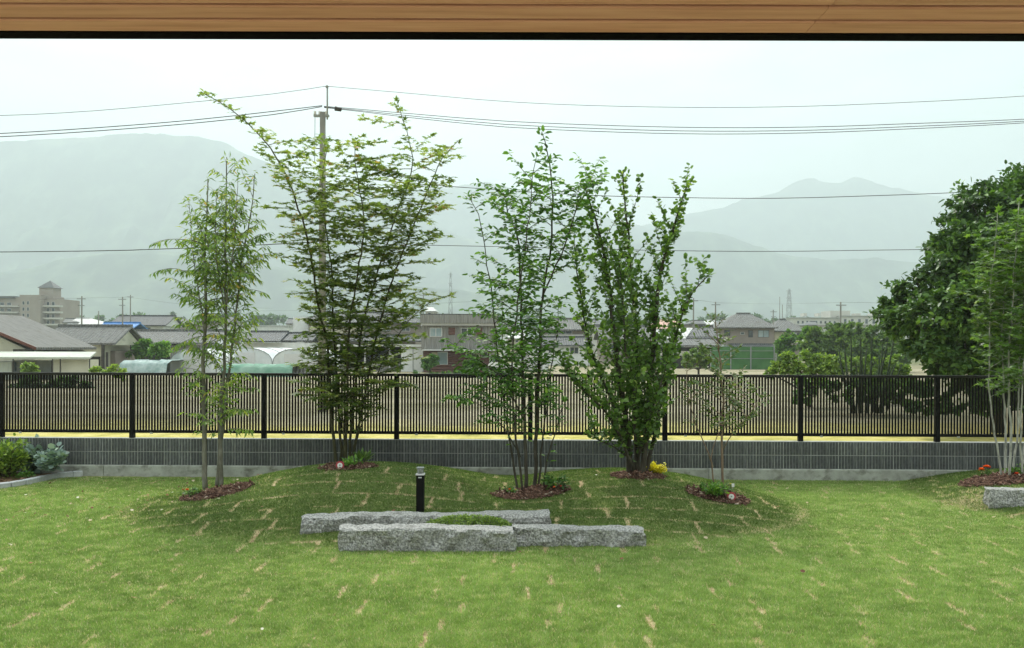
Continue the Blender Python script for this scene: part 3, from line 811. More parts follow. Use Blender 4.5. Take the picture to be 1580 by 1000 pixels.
def grow(name, label, base, stems, env, prm, bark, leafm, tmpl, seed, group=None, ext=None):
    """stems: list of (polyline [(px,py,dY)], r_base, t_start). env: [(py, x0, x1)] crown outline in photo pixels at the tree's distance."""
    rg = random.Random(seed)
    root = thing(name, label, 'tree', tuple(base), 0, group)
    Y = base.y
    py_ = np.array([e[0] for e in env], float)
    order = np.argsort(-py_)
    ez = np.array([P(790, env[i][0], Y).z for i in order]); e0 = np.array([P(env[i][1], env[i][0], Y).x for i in order]); e1 = np.array([P(env[i][2], env[i][0], Y).x for i in order])
    dens = np.array([env[i][3] if len(env[i]) > 3 else 1.0 for i in order])
    trunk, twigs = MB(), MB()
    LP, LD, LN, LS, LV = [], [], [], [], []
    def leaf(p, d, tone=0.0, k=1.0):
        LP.append(tuple(p)); 
        dd = Vector(d) + Vector((rg.gauss(0, prm['lj']), rg.gauss(0, prm['lj']), rg.gauss(0, prm['lj']*0.7)-prm['droop']))
        LD.append(tuple(dd))
        nn = Vector((rg.gauss(0, prm['nj']), rg.gauss(0, prm['nj']), 1.0))
        LN.append(tuple(nn)); LS.append(prm['leaf']*rg.uniform(0.65, 1.15)*k); LV.append(min(1, max(0, prm.get('tone', 0.5)+tone+rg.gauss(0, 0.16))))
    def shoot(p, d, L, depth, tone):
        """branch of length L starting at p; returns nothing, fills twigs and leaves"""
        n = max(3, int(L/0.09)); pts = [p.copy()]; q = p.copy(); dd = d.normalized()
        for i in range(n):
            dd = (dd + Vector((rg.gauss(0, .09), rg.gauss(0, .09), rg.gauss(0, .07) + prm['curve']*0.10*(1 if depth == 0 else 0.4)))).normalized()
            q = q + dd*(L/n); pts.append(q.copy())
        r = (0.0035 + 0.0045*L)*(1.0 if depth == 0 else 0.6)*prm.get('tw', 1)
        twigs.tube(pts, [r*(1-0.75*i/n) for i in range(n+1)], 4 if depth == 0 else 3, False)
        # leaves
        ls = prm['lsp']; s = L*(prm['bare'] if depth == 0 else 0.12)
        side = 1
        while s < L:
            i = min(n-1, int(s/L*n)); f = s/L*n-i
            pp = pts[i].lerp(pts[i+1], f); tt = (pts[i+1]-pts[i]).normalized()
            lat = tt.cross(Vector((0, 0, 1)))
            if lat.length < 0.2: lat = Vector((1, 0, 0))
            lat.normalize(); side = -side
            if rg.random() < prm.get('lp', 0.9):
                leaf(pp, tt*prm['fwd'] + lat*side*1.0 + Vector((0, 0, 0.1)), tone)
            s += ls*rg.uniform(0.6, 1.4)
        leaf(pts[-1], dd, tone)
        if depth == 0 and L > prm['tl']*0.8:
            s = L*0.22; side = rg.choice((-1, 1))
            while s < L*0.97:
                i = min(n-1, int(s/L*n)); pp = pts[i].lerp(pts[i+1], s/L*n-i); tt = (pts[i+1]-pts[i]).normalized()
                lat = tt.cross(Vector((0, 0, 1)))
                if lat.length < 0.2: lat = Vector((rg.uniform(-1, 1), rg.uniform(-1, 1), 0))
                lat.normalize(); side = -side
                d2 = tt*prm['tf'] + lat*side + Vector((0, 0, rg.gauss(prm['tz'], .12)))
                shoot(pp, d2, prm['tl']*rg.uniform(0.5, 1.15)*(1.15-0.6*s/L), 1, tone)
                s += prm['tsp']*rg.uniform(0.6, 1.5)
    ga = rg.uniform(0, 6.28)
    for st in stems:
        pl, r0, t0 = st[0], st[1], st[2]
        pts = [P(a[0], a[1], Y + (a[2] if len(a) > 2 else 0)) for a in pl]
        nP = len(pts)
        r0 = r0*prm.get('sw', 1)
        rad = [r0*(1-0.86*(i/(nP-1))**0.8) + 0.0015 for i in range(nP)]
        pts[0].z -= 0.04
        pp, rr = catmull(pts, rad)
        pp = [p + Vector((rg.gauss(0, .006), rg.gauss(0, .006), 0)) for p in pp]
        trunk.tube(pp, rr, 7, True)
        # arc length
        acc = [0]
        for a, b in zip(pp[:-1], pp[1:]): acc.append(acc[-1]+(b-a).length)
        T = acc[-1]; s = T*t0
        dk = st[3] if len(st) > 3 else 1.0
        while s < T*0.995:
            i = max(0, min(len(pp)-2, int(np.searchsorted(acc, s)-1))); f = (s-acc[i])/max(1e-6, acc[i+1]-acc[i])
            p = pp[i].lerp(pp[i+1], f); tt = (pp[i+1]-pp[i]).normalized()
            ga += 2.399 + rg.gauss(0, 0.5)
            x0 = np.interp(p.z, ez, e0); x1 = np.interp(p.z, ez, e1); de = np.interp(p.z, ez, dens)*dk
            hd = 0.40*(x1-x0)
            c, sn = math.cos(ga), math.sin(ga)
            lx = ((x1-p.x) if c > 0 else (p.x-x0))/max(abs(c), 0.05)
            ly = max(hd - abs(p.y-Y)*0.5, 0.1)/max(abs(sn), 0.05)
            Lb = max(0.0, min(lx, ly))*rg.uniform(0.55, 1.0)
            Lb = max(prm['lmin'], min(prm['lmax'], Lb))*(1.0 if s < T*0.85 else 0.6)
            if 'toplim' in prm and s > T*0.62: Lb = min(Lb, prm['toplim'])
            el = min(1.25, prm['elev'] + rg.gauss(0, prm.get('ev', 0.10)))
            d = Vector((c*math.cos(el), sn*math.cos(el), math.sin(el))) + tt*prm['follow']
            if rg.random() < de:
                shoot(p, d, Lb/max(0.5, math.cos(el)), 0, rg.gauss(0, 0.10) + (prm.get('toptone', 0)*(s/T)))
            s += prm['bsp']*rg.uniform(0.6, 1.4)
        if prm.get('stemleaf'):
            s = T*max(t0, .12)
            while s < T:
                i = max(0, min(len(pp)-2, int(np.searchsorted(acc, s)-1))); p = pp[i]; tt = (pp[i+1]-pp[i]).normalized()
                q = rg.uniform(0, 6.28); o_ = Vector((math.cos(q), math.sin(q), 0))
                leaf(p + o_*rg.uniform(.01, .07) + tt*rg.uniform(-.05, .05), o_ + tt*.6, rg.gauss(0, .1))
                s += prm['stemleaf']*rg.uniform(.5, 1.5)
        for _ in range(6):
            leaf(pp[-1]+Vector((rg.gauss(0, .02), rg.gauss(0, .02), rg.gauss(0, .02))), tt, 0.1)
    if ext: ext(shoot, Y)
    off = np.array(base)
    def rel(mbx): mbx.v = [(v[0]-base.x, v[1]-base.y, v[2]-base.z) for v in mbx.v]
    rel(trunk); rel(twigs)
    trunk.build('trunk', bark, root, 'stuff'); twigs.build('branches', bark, root, 'stuff')
    LPn = np.array(LP)-off
    me = leaf_mesh('foliage', LPn, LD, LN, np.array(LS), tmpl, np.array(LV), leafm)
    link('foliage', me, root, 'stuff')
    print(name, 'leaves', len(LP))
    return root

M['leaf_oak'] = leaf_mat('narrow_oak_leaf', [(0.0, (0.060,0.112,0.028)), (0.4, (0.122,0.213,0.045)), (0.7, (0.234,0.344,0.072)), (0.95, (0.468,0.487,0.091)), (1.0, (0.609,0.405,0.101))], 0.38)
M['leaf_maple'] = leaf_mat('maple_leaf', [(0.0, (0.066,0.109,0.033)), (0.4, (0.127,0.190,0.053)), (0.7, (0.220,0.287,0.083)), (0.93, (0.330,0.345,0.110)), (1.0, (0.330,0.196,0.066))], 0.48)
M['leaf_mid'] = leaf_mat('ovate_leaf', [(0.0, (0.038,0.095,0.025)), (0.4, (0.080,0.179,0.038)), (0.75, (0.168,0.326,0.059)), (1.0, (0.337,0.505,0.106))], 0.35)
M['leaf_round'] = leaf_mat('round_leaf', [(0.0, (0.048,0.099,0.026)), (0.4, (0.099,0.186,0.044)), (0.75, (0.197,0.328,0.069)), (1.0, (0.393,0.502,0.131))], 0.35)
M['leaf_pale'] = leaf_mat('pale_sparse_leaf', [(0.0, (0.060,0.096,0.036)), (0.4, (0.120,0.180,0.060)), (0.75, (0.216,0.264,0.108)), (1.0, (0.456,0.432,0.264))], 0.35)
M['leaf_big'] = leaf_mat('broad_evergreen_leaf', [(0.0, (0.028,0.061,0.021)), (0.4, (0.057,0.117,0.033)), (0.75, (0.121,0.232,0.053)), (1.0, (0.243,0.386,0.081))], 0.28)
M['leaf_bush'] = leaf_mat('light_bush_leaf', [(0.0, (0.053,0.105,0.030)), (0.4, (0.105,0.179,0.045)), (0.75, (0.194,0.299,0.067)), (1.0, (0.329,0.434,0.090))], 0.35)
M['leaf_glauc'] = leaf_mat('blue_green_leaf', [(0.0, (0.144,0.210,0.186)), (0.5, (0.272,0.375,0.341)), (1.0, (0.512,0.600,0.542))], 0.2)
M['petal_yellow'] = leaf_mat('yellow_petal', [(0.0, (0.40,0.36,0.02)), (0.6, (0.70,0.60,0.03)), (1.0, (0.85,0.78,0.15))], 0.3)
M['petal_orange'] = leaf_mat('orange_petal', [(0.0, (0.70,0.09,0.01)), (1.0, (0.90,0.22,0.02))], 0.3)
M['petal_red'] = leaf_mat('red_petal', [(0.0, (0.45,0.02,0.02)), (1.0, (0.80,0.10,0.05))], 0.3)
M['chip'] = leaf_mat('bark_chip', [(0.0, (0.05,0.025,0.02)), (0.5, (0.13,0.075,0.055)), (0.85, (0.24,0.15,0.11)), (1.0, (0.45,0.38,0.30))], 0.0, 0.9, 0.1)

# --- the five garden trees on the mound
base = G(330, 753)
grow('evergreen_tree', 'slender tree with hanging narrow leaves and thin pale trunks at the left of the mound', base,
     [([(316,754,0),(315,650,.02),(314,560,.03),(318,480,.02),(316,400,.0),(319,330,.0),(321,276,0)], .034, .17),
      ([(342,750,.05),(340,650,.05),(343,600,.06),(348,500,.08),(348,400,.1),(348,320,.1),(349,242,.1)], .030, .17),
      ([(334,752,.1),(341,690,.12),(350,600,.15),(362,500,.16),(374,400,.2),(386,330,.2),(394,268,.2)], .024, .16),
      ([(318,520,.1),(306,450,.15),(296,380,.2),(292,310,.2)], .010, .2),
      ([(348,470,.0),(358,400,-.1),(364,340,-.1),(367,275,-.1)], .010, .2),
      ([(349,480,.1),(336,420,-.1),(333,360,-.15),(334,295,-.15)], .009, .2)],
     [(262,336,392,.25),(285,302,394,.4),(320,284,396,.6),(350,282,402,.9),(392,262,402,1),(410,246,408,1),(440,256,425,1),(470,262,412,1),(500,262,402,1),(540,275,402,1),(575,284,402,.8),(600,288,406,.9),(640,300,408,.9),(664,330,406,.8),(680,340,400,0)],
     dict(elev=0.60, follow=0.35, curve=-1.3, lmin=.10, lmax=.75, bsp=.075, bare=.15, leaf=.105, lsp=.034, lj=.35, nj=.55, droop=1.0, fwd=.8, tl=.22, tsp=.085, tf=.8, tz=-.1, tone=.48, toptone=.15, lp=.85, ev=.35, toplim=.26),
     M['bark_pale'], M['leaf_oak'], T_LANCE, 101)

base = G(533, 714)
base.z -= 0.01
def maple_ext(shoot, Y):
    pass
grow('maple_tree', 'tall airy maple with flat leafy sprays and one long whip reaching up left', base,
     [([(519,712,0),(512,640,.0),(509,600,.0),(505,530,.0),(493,480,-.05),(482,410,-.1),(470,350,-.15),(447,285,-.2),(425,240,-.2),(400,208,-.2),(370,180,-.2),(340,158,-.2),(310,142,-.2)], .030, .13),
      ([(527,710,.1),(522,620,.15),(515,520,.25),(512,420,.3),(500,340,.35),(497,280,.35),(505,232,.3)], .026, .13),
      ([(533,710,-.05),(536,600,-.12),(539,500,-.2),(552,420,-.25),(562,350,-.25),(552,280,-.2),(546,222,-.2)], .027, .13),
      ([(538,710,.1),(546,620,.15),(556,520,.2),(576,440,.2),(592,390,.2),(612,330,.2),(636,262,.2),(630,215,.2),(613,158,.2)], .026, .13),
      ([(541,710,0),(553,660,.0),(566,590,.0),(583,510,-.1),(606,430,-.15),(638,350,-.2),(664,285,-.25),(682,245,-.25),(706,218,-.25)], .026, .13),
      ([(560,620,-.1),(590,560,-.3),(620,510,-.35),(640,485,-.35),(668,464,-.35),(700,454,-.35)], .012, .25),
      ([(530,700,-.1),(528,640,-.3),(500,600,-.5),(470,590,-.55)], .012, .25),
      ([(545,690,-.1),(565,640,-.3),(600,595,-.4),(640,596,-.45)], .011, .25)],
     [(140,300,330,1),(200,390,420,1),(225,480,715,.8),(262,412,728,.9),(300,425,715,1),(340,428,700,1),(370,436,700,1),(400,436,690,1),(430,440,650,1),(470,448,648,1),(510,455,645,1),(550,455,635,1),(580,440,640,.9),(610,450,640,.8),(640,520,590,.5),(665,525,560,.25),(690,525,550,0)],
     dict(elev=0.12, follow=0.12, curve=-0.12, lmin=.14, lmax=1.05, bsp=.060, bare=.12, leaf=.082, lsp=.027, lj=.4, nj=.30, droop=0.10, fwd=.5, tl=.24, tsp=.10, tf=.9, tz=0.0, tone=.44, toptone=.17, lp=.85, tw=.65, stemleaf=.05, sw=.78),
     M['bark_olive'], M['leaf_maple'], T_MAPLE, 102)

base = G(820, 756)
grow('multi_stem_tree', 'loose multi-stemmed tree with oval leaves growing from the middle mulch bed', base,
     [([(812,756,0),(809,650,.0),(806,560,.02),(803,450,.0),(800,380,.0),(786,330,-.05),(775,295,-.1)], .027, .2),
      ([(824,754,.05),(829,640,.08),(832,540,.1),(837,460,.1),(850,380,.12),(852,290,.1),(845,240,.1),(836,203,.1)], .028, .2),
      ([(837,754,.0),(846,700,-.05),(858,665,-.1),(868,620,-.2)], .015, .35, .5),
      ([(800,756,.1),(788,690,.2),(779,640,.25),(770,560,.3),(762,480,.3),(752,410,.3),(738,330,.3),(722,302,.3)], .017, .3, .9),
      ([(806,755,-.1),(797,680,-.25),(790,600,-.35),(792,520,-.4),(800,450,-.4),(812,370,-.4),(820,290,-.35),(830,235,-.3)], .017, .25),
      ([(837,455,.1),(858,410,.0),(878,360,-.05),(892,315,-.05),(905,288,-.05),(928,268,-.05)], .012, .15),
      ([(830,755,.1),(838,670,.25),(846,590,.3),(858,520,.3),(862,470,.3)], .015, .3, .7),
      ([(803,700,-.1),(770,650,-.4),(735,622,-.5),(690,614,-.55)], .009, .25),
      ([(805,640,-.1),(780,590,-.3),(745,560,-.4),(712,540,-.4),(690,525,-.4)], .009, .2)],
     [(198,822,856,.7),(235,808,862,.8),(262,782,868,.9),(285,712,932,.8),(320,722,930,.9),(360,742,905,.9),(400,765,900,.8),(430,735,895,.8),(470,728,880,.9),(510,700,868,.9),(545,696,864,.9),(580,700,868,1),(600,686,862,.9),(630,690,858,.7),(660,760,855,.5),(700,775,855,.25),(735,790,850,0)],
     dict(elev=0.38, follow=0.25, curve=-0.45, lmin=.12, lmax=.62, bsp=.066, bare=.12, leaf=.080, lsp=.030, lj=.4, nj=.5, droop=0.40, fwd=.7, tl=.17, tsp=.085, tf=.8, tz=-.05, tone=.45, lp=.8, tw=.8, stemleaf=.06, sw=.85),
     M['bark_dark'], M['leaf_mid'], T_OVAL, 103)

base = G(984, 733)
grow('dense_round_leaf_tree', 'bushy dark green tree with round leaves, branches fanning upwards, beside the yellow plant', base,
     [([(972,733,0),(968,660,.0),(956,580,.0),(947,500,.0),(938,430,.0),(925,360,-.05),(912,320,-.05),(902,290,-.05)], .042, .10),
      ([(983,733,.1),(984,620,.12),(982,520,.15),(975,440,.15),(968,350,.15),(961,266,.15)], .040, .10),
      ([(990,733,-.05),(1000,640,-.1),(1006,560,-.15),(1012,480,-.2),(1022,410,-.2),(1040,350,-.2),(1052,310,-.2),(1064,276,-.2)], .040, .10),
      ([(995,733,.05),(1010,670,.1),(1024,600,.1),(1040,530,.1),(1058,470,.1),(1078,440,.1),(1095,424,.1)], .028, .15),
      ([(978,720,-.1),(950,660,-.3),(920,620,-.4),(888,592,-.4),(868,560,-.4)], .022, .15),
      ([(975,690,.1),(940,610,.3),(912,540,.4),(898,470,.4),(890,415,.4),(884,345,.35)], .020, .15),
      ([(985,700,-.1),(1004,640,-.4),(1020,590,-.5),(1038,540,-.5)], .018, .1),
      ([(975,705,-.1),(948,690,-.2),(922,678,-.2),(905,668,-.2)], .012, .2),
      ([(980,680,-.2),(976,600,-.45),(965,530,-.5),(960,460,-.5),(955,400,-.4)], .018, .1)],
     [(265,955,970,.8),(300,900,1072,.7),(345,880,1060,.8),(400,896,1045,.9),(430,890,1062,.9),(480,880,1062,1),(520,866,1052,1),(560,858,1052,1),(600,872,1050,1),(640,885,1048,1),(670,905,1035,.95),(690,925,1020,.8),(705,950,1010,.4),(720,960,1000,0)],
     dict(elev=0.75, follow=0.6, curve=0.3, lmin=.08, lmax=.38, bsp=.068, bare=.0, leaf=.062, lsp=.030, lj=.6, nj=.9, droop=0.12, fwd=.4, tl=.12, tsp=.13, stemleaf=.020, tf=1.0, tz=.3, tone=.42, lp=.85, tw=.85),
     M['bark_dark'], M['leaf_round'], T_ROUND, 104)

base = G(1113, 757)
grow('sapling', 'thin tan sapling with few pale leaves in the right mulch bed', base,
     [([(1115,758,0),(1114,680,.0),(1115,620,.0),(1112,560,.0),(1106,520,.0),(1102,490,.0)], .016, .25),
      ([(1103,752,.0),(1098,715,-.05),(1086,685,-.1),(1074,655,-.15),(1062,610,-.2),(1058,560,-.2)], .010, .3),
      ([(1099,715,.0),(1100,690,.1),(1116,655,.2),(1140,620,.25),(1160,600,.25)], .006, .3),
      ([(1115,690,.0),(1134,665,-.1),(1156,640,-.2),(1172,612,-.2)], .006, .3)],
     [(490,1080,1130,1),(510,1064,1142,1),(545,1058,1146,1),(580,1060,1150,.7),(600,1046,1178,.7),(630,1046,1178,.8),(660,1055,1165,.6),(690,1070,1140,.25),(720,1080,1130,0)],
     dict(elev=0.45, follow=0.3, curve=-0.2, lmin=.10, lmax=.50, bsp=.048, bare=.15, leaf=.064, lsp=.034, lj=.5, nj=.6, droop=0.2, fwd=.6, tl=.14, tsp=.085, tf=.8, tz=0, tone=.30, lp=.65, tw=1.0),
     M['bark_tan'], M['leaf_pale'], T_OVAL, 105)

base = G(1553, 737)
grow('white_stemmed_tree', 'airy tree with whitish mottled stems in front of the big dark tree', base,
     [([(1545,740,0),(1540,700,.0),(1531,640,.0),(1526,580,.0),(1528,500,.0),(1530,420,.0),(1538,360,.05),(1540,325,.05)], .014, .2),
      ([(1550,740,.1),(1552,660,.12),(1548,600,.15),(1546,520,.15),(1550,450,.15),(1562,380,.2)], .015, .2),
      ([(1557,740,-.1),(1560,660,-.1),(1556,590,-.12),(1560,500,-.15),(1564,420,-.15),(1570,350,-.15),(1574,310,-.15)], .016, .2),
      ([(1561,740,.05),(1568,680,.1),(1572,620,.12),(1574,540,.1),(1580,460,.1),(1588,370,.1)], .015, .2),
      ([(1572,738,.2),(1586,660,.25),(1592,560,.3),(1600,460,.3),(1612,340,.3)], .016, .2),
      ([(1578,738,-.1),(1575,650,-.2),(1580,560,-.3),(1596,450,-.3),(1590,350,-.3)], .013, .2)],
     [(300,1565,1600,.7),(330,1520,1640,.9),(370,1500,1665,1),(420,1492,1680,1),(470,1500,1680,1),(520,1500,1680,1),(560,1508,1670,.75),(590,1504,1660,.45),(620,1520,1640,.15),(650,1530,1630,0)],
     dict(elev=0.25, follow=0.2, curve=-0.2, lmin=.12, lmax=.7, bsp=.065, bare=.12, leaf=.085, lsp=.034, lj=.4, nj=.4, droop=0.25, fwd=.6, tl=.2, tsp=.10, tf=.9, tz=0, tone=.45, lp=.8, tw=.7),
     M['bark_birch'], M['leaf_round'], T_MAPLE, 106)

# ------------------------------------------------------------------ mulch beds, small plants, flowers, tags
def mulch(cx, cy_, rx, ry, seed, label):
    rg = np.random.default_rng(seed)
    n = int(1500*rx*ry/0.12)
    q = np.sqrt(rg.random(n))*1.02; a = rg.random(n)*2*PI
    x = cx + rx*q*np.cos(a); y = cy_ + ry*q*np.sin(a)
    h = lawn_h(x, y) + 0.035*np.clip(1-q, 0, 1) + 0.008 + rg.random(n)*0.012
    d = rg.normal(size=(n, 3)); d[:, 2] *= 0.35
    nn = rg.normal(size=(n, 3))*0.45; nn[:, 2] = 1
    sz = 0.018+0.035*rg.random(n)
    T = (np.array([(0,.16,0),(1,.13,.03),(1,-.14,.02),(0,-.15,0),(0,.14,-.2),(1,.13,-.2),(1,-.13,-.2),(0,-.13,-.2)]), np.array([(0,1,2),(0,2,3),(0,4,5),(0,5,1),(2,6,7),(2,7,3),(1,5,6),(1,6,2),(0,3,7),(0,7,4)]))
    var = np.clip(rg.normal(0.42, 0.25, n), 0, 1)
    off = np.array([cx, cy_, float(lawn_h(cx, cy_))])
    o = link('bark_mulch', leaf_mesh('bark_mulch', np.stack([x, y, h], -1)-off, d, nn, sz, T, var, M['chip']), kind='stuff')
    o.location = off
    tag(o, label, 'mulch')
    # shallow mound of dark mulch underneath
    mb = MB()
    R, S = 5, 22
    vs = [(0, 0, 0.036)]
    for i in range(1, R+1):
        for k in range(S):
            u = i/R; ang = 2*PI*k/S
            px_, py_ = cx + rx*u*math.cos(ang)*(1+0.05*math.sin(3*ang+seed)), cy_ + ry*u*math.sin(ang)*(1+0.05*math.sin(2*ang+seed))
            vs.append((px_-cx, py_-cy_, float(lawn_h(px_, py_))-off[2] + 0.036*(1-u*u) - (0.012 if i == R else -0.002)))
    fs = [(0, 1+k, 1+(k+1) % S) for k in range(S)]
    for i in range(1, R):
        for k in range(S):
            l = (k+1) % S; fs.append((1+(i-1)*S+k, 1+i*S+k, 1+i*S+l, 1+(i-1)*S+l))
    mb.add(vs, fs, True); m2 = mb.build('mulch_base', M['mulch_ground'], o, 'stuff')
LBL = ['bark mulch ring round the slender two trunked tree at the left', 'bark mulch ring under the maple on the mound top', 'bark mulch ring round the loose tree in the middle', 'thin ring of mulch under the bushy round leaved tree', 'bark mulch ring round the tan sapling', 'bark mulch strip under the white stemmed tree']
for i, (cx, cy_, rx, ry) in enumerate(BEDS): mulch(cx, cy_, rx, ry, 50+i, LBL[i])

def plant(name, label, cat, at, r, h, n, size, material, tmpl=T_OVAL, seed=1, stems=True, flowers=None, tone=.5, erect=0.4, group=None):
    """Small leafy plant: short stems from the ground with leaves, optional flowers [(dx,dy,dz,r,mat)]."""
    rg = np.random.default_rng(seed)
    root = thing(name, label, cat, tuple(at), 0, group)
    mb = MB(); k = max(5, n//14); tips = []
    for i in range(k):
        a = rg.random()*2*PI; q = r*math.sqrt(rg.random())*0.85
        tip = np.array([q*math.cos(a), q*math.sin(a), h*(0.45+0.5*rg.random())*(1-0.35*(q/r))]); tips.append(tip)
        mb.tube([(tip[0]*.2, tip[1]*.2, -0.01), (tip[0]*.6, tip[1]*.6, tip[2]*.5), tuple(tip)], [0.004+h*.006, 0.003+h*.004, 0.002], 4, False)
    mb.build('stems', M['bark_olive'], root)
    tips = np.array(tips)
    ti = rg.integers(0, k, n); u = rg.random(n)**0.6
    pos = tips[ti]*(0.25+0.75*u[:, None]) + rg.normal(size=(n, 3))*np.array([r*.16, r*.16, h*.10])
    pos[:, 2] = np.maximum(pos[:, 2], 0.012)
    d = unit(pos*np.array([1, 1, 0.3]) + 1e-3)+rg.normal(size=(n, 3))*0.5; d[:, 2] += erect*0.6
    nn = rg.normal(size=(n, 3))*0.5; nn[:, 2] = 1
    link('foliage', leaf_mesh('foliage', pos, d, nn, size*(0.6+0.7*rg.random(n)), tmpl, np.clip(rg.normal(tone, .2, n), 0, 1), material), root, 'stuff')
    for (dx, dy, dz, fr, fm) in (flowers or []):
        m_ = 26
        a = rg.random(m_)*2*PI; zz = rg.random(m_)
        d = np.stack([np.cos(a), np.sin(a), zz*1.4], -1)
        pos = np.tile(np.array([dx, dy, dz]), (m_, 1))
        nn = np.stack([-np.cos(a)*.6, -np.sin(a)*.6, np.ones(m_)], -1)
        link('flower', leaf_mesh('flower', pos, d, nn, np.full(m_, fr), T_ROUND, rg.random(m_), fm), root)
        mb = MB(); mb.tube([(dx*.4, dy*.4, 0), (dx, dy, dz)], 0.003, 4); mb.build('flower_stem', M['bark_olive'], root)
    return root
def at(px, py, dz=0.0):
    g = G(px, py); g.z += dz; return g
plant('flowering_plant', 'low plant with a red orange flower at the left end of the leftmost mulch ring', 'plant', at(296, 768, .01), .14, .12, 150, .035, M['leaf_mid'], seed=1, flowers=[(-.02,-.10,.10,.026,M['petal_orange']), (-.10,-.02,.09,.016,M['petal_red'])], tone=.3)
plant('leafy_plant', 'small green plant in the mulch just right of the maple trunks', 'plant', at(546, 722, .01), .12, .13, 130, .055, M['leaf_mid'], seed=2, tone=.55)
plant('grassy_plant', 'spiky light green tuft at the right side of the maple mulch ring', 'plant', at(560, 718, .01), .10, .15, 70, .11, M['leaf_bush'], T_LANCE, seed=3, tone=.4, erect=1.8)
plant('leafy_plant', 'dark leafy plant with a few red flowers at the right of the middle mulch ring', 'plant', at(858, 757, .01), .16, .20, 170, .055, M['leaf_mid'], seed=4, flowers=[(-.03,-.13,.05,.020,M['petal_orange']), (.05,-.12,.06,.018,M['petal_red'])], tone=.3)
plant('flowering_plant', 'tiny plant with red and yellow flowers at the left of the middle mulch ring', 'plant', at(789, 764, .01), .09, .10, 90, .035, M['leaf_mid'], seed=5, flowers=[(-.02,-.07,.07,.018,M['petal_orange']), (.05,-.05,.06,.014,M['petal_yellow'])], tone=.35)
plant('leafy_plant', 'fresh green plant left of the tan sapling stem in its mulch ring', 'plant', at(1100, 768, .01), .20, .17, 300, .05, M['leaf_mid'], seed=6, tone=.5)
plant('flowering_plant', 'small yellowish plant just behind the right sapling stem', 'plant', at(1124, 758, .01), .07, .09, 60, .03, M['leaf_pale'], seed=7, flowers=[(.02,-.02,.08,.014,M['petal_yellow'])], tone=.6)
plant('yellow_shrub', 'bright yellow flowering low shrub beside the bushy tree', 'shrub', at(1012, 732, .0), .155, .17, 900, .028, M['petal_yellow'], T_ROUND, seed=8, tone=.6)
plant('marigold', 'two bright orange flowers standing alone left of the white stemmed tree', 'flower', at(1521, 737, .0), .06, .10, 40, .03, M['leaf_mid'], seed=9, flowers=[(-.055,0,.10,.045,M['petal_orange']), (.02,.01,.135,.052,M['petal_orange'])], tone=.3)
plant('flowering_plant', 'green plant with red and orange flowers under the right edge tree', 'plant', at(1568, 735, .0), .17, .16, 200, .04, M['leaf_mid'], seed=10, flowers=[(-.08,-.14,.05,.035,M['petal_red']), (.09,-.08,.10,.028,M['petal_orange']), (.0,-.10,.03,.02,M['petal_yellow'])], tone=.4)
# left bed
plant('lime_shrub', 'bright lime green rounded shrub in the soil bed at the left edge', 'shrub', at(10, 741, .03), .30, .60, 1500, .07, M['leaf_bush'], T_OVAL, seed=11, tone=.75)
plant('vegetable_plant', 'large blue green cabbage like plant beside the lime shrub', 'plant', at(54, 733, .03), .30, .50, 700, .095, M['leaf_glauc'], T_ROUND, seed=12, tone=.5)
plant('vegetable_plant', 'low blue green leafy plant at the right end of the soil bed', 'plant', at(82, 728, .03), .20, .34, 260, .085, M['leaf_glauc'], T_ROUND, seed=13, tone=.45)
plant('leafy_plant', 'dark green low weeds between the cabbage like plants and the kerb', 'plant', at(42, 742, .03), .16, .14, 100, .05, M['leaf_mid'], seed=14, tone=.4)
# clods in the bed
rg = np.random.default_rng(77)
mb = MB()
for i in range(150):
    x = rg.uniform(-7.4, -5.45); y = rg.uniform(9.7, 11.6)
    if y < kerb_y(x)+0.09: continue
    s = rg.uniform(.012, .045); z = float(lawn_h(x, y))+0.05
    mb.lathe([(s*.6, -s*.5), (s, 0), (s*.55, s*.5)], (x+7, y-11, z), n=6)
o = mb.build('soil_clods', M['soil'], kind='stuff'); o.location = (-7, 11, 0); tag(o, 'brown clods of earth in the left soil bed', 'soil')
# thyme between stones
rg = np.random.default_rng(78)
n = 5200
a0, a1 = at(652, 818), at(790, 818)
x = rg.uniform(a0.x, a1.x, n); y = rg.normal(a0.y+0.03, 0.07, n); u = (x-a0.x)/(a1.x-a0.x)
hgt = (0.125+0.045*fbm(x, y, 6, 3))*np.sin(PI*np.clip(u, .02, .98))**0.35*np.exp(-((y-a0.y-.03)/.16)**2)
z = hgt*rg.random(n)**0.35
d = rg.normal(size=(n, 3)); nn = rg.normal(size=(n, 3))*.5; nn[:, 2] = 1
o = link('creeping_plant', leaf_mesh('creeping_plant', np.stack([x-a0.x, y-a0.y, z], -1), d, nn, rg.uniform(.012, .026, n), T_OVAL, np.clip(rg.normal(.75, .18, n), 0, 1), M['leaf_bush']))
o.location = (a0.x, a0.y, float(lawn_h(a0.x, a0.y))); tag(o, 'bright green creeping plant growing between the granite stones', 'plant')

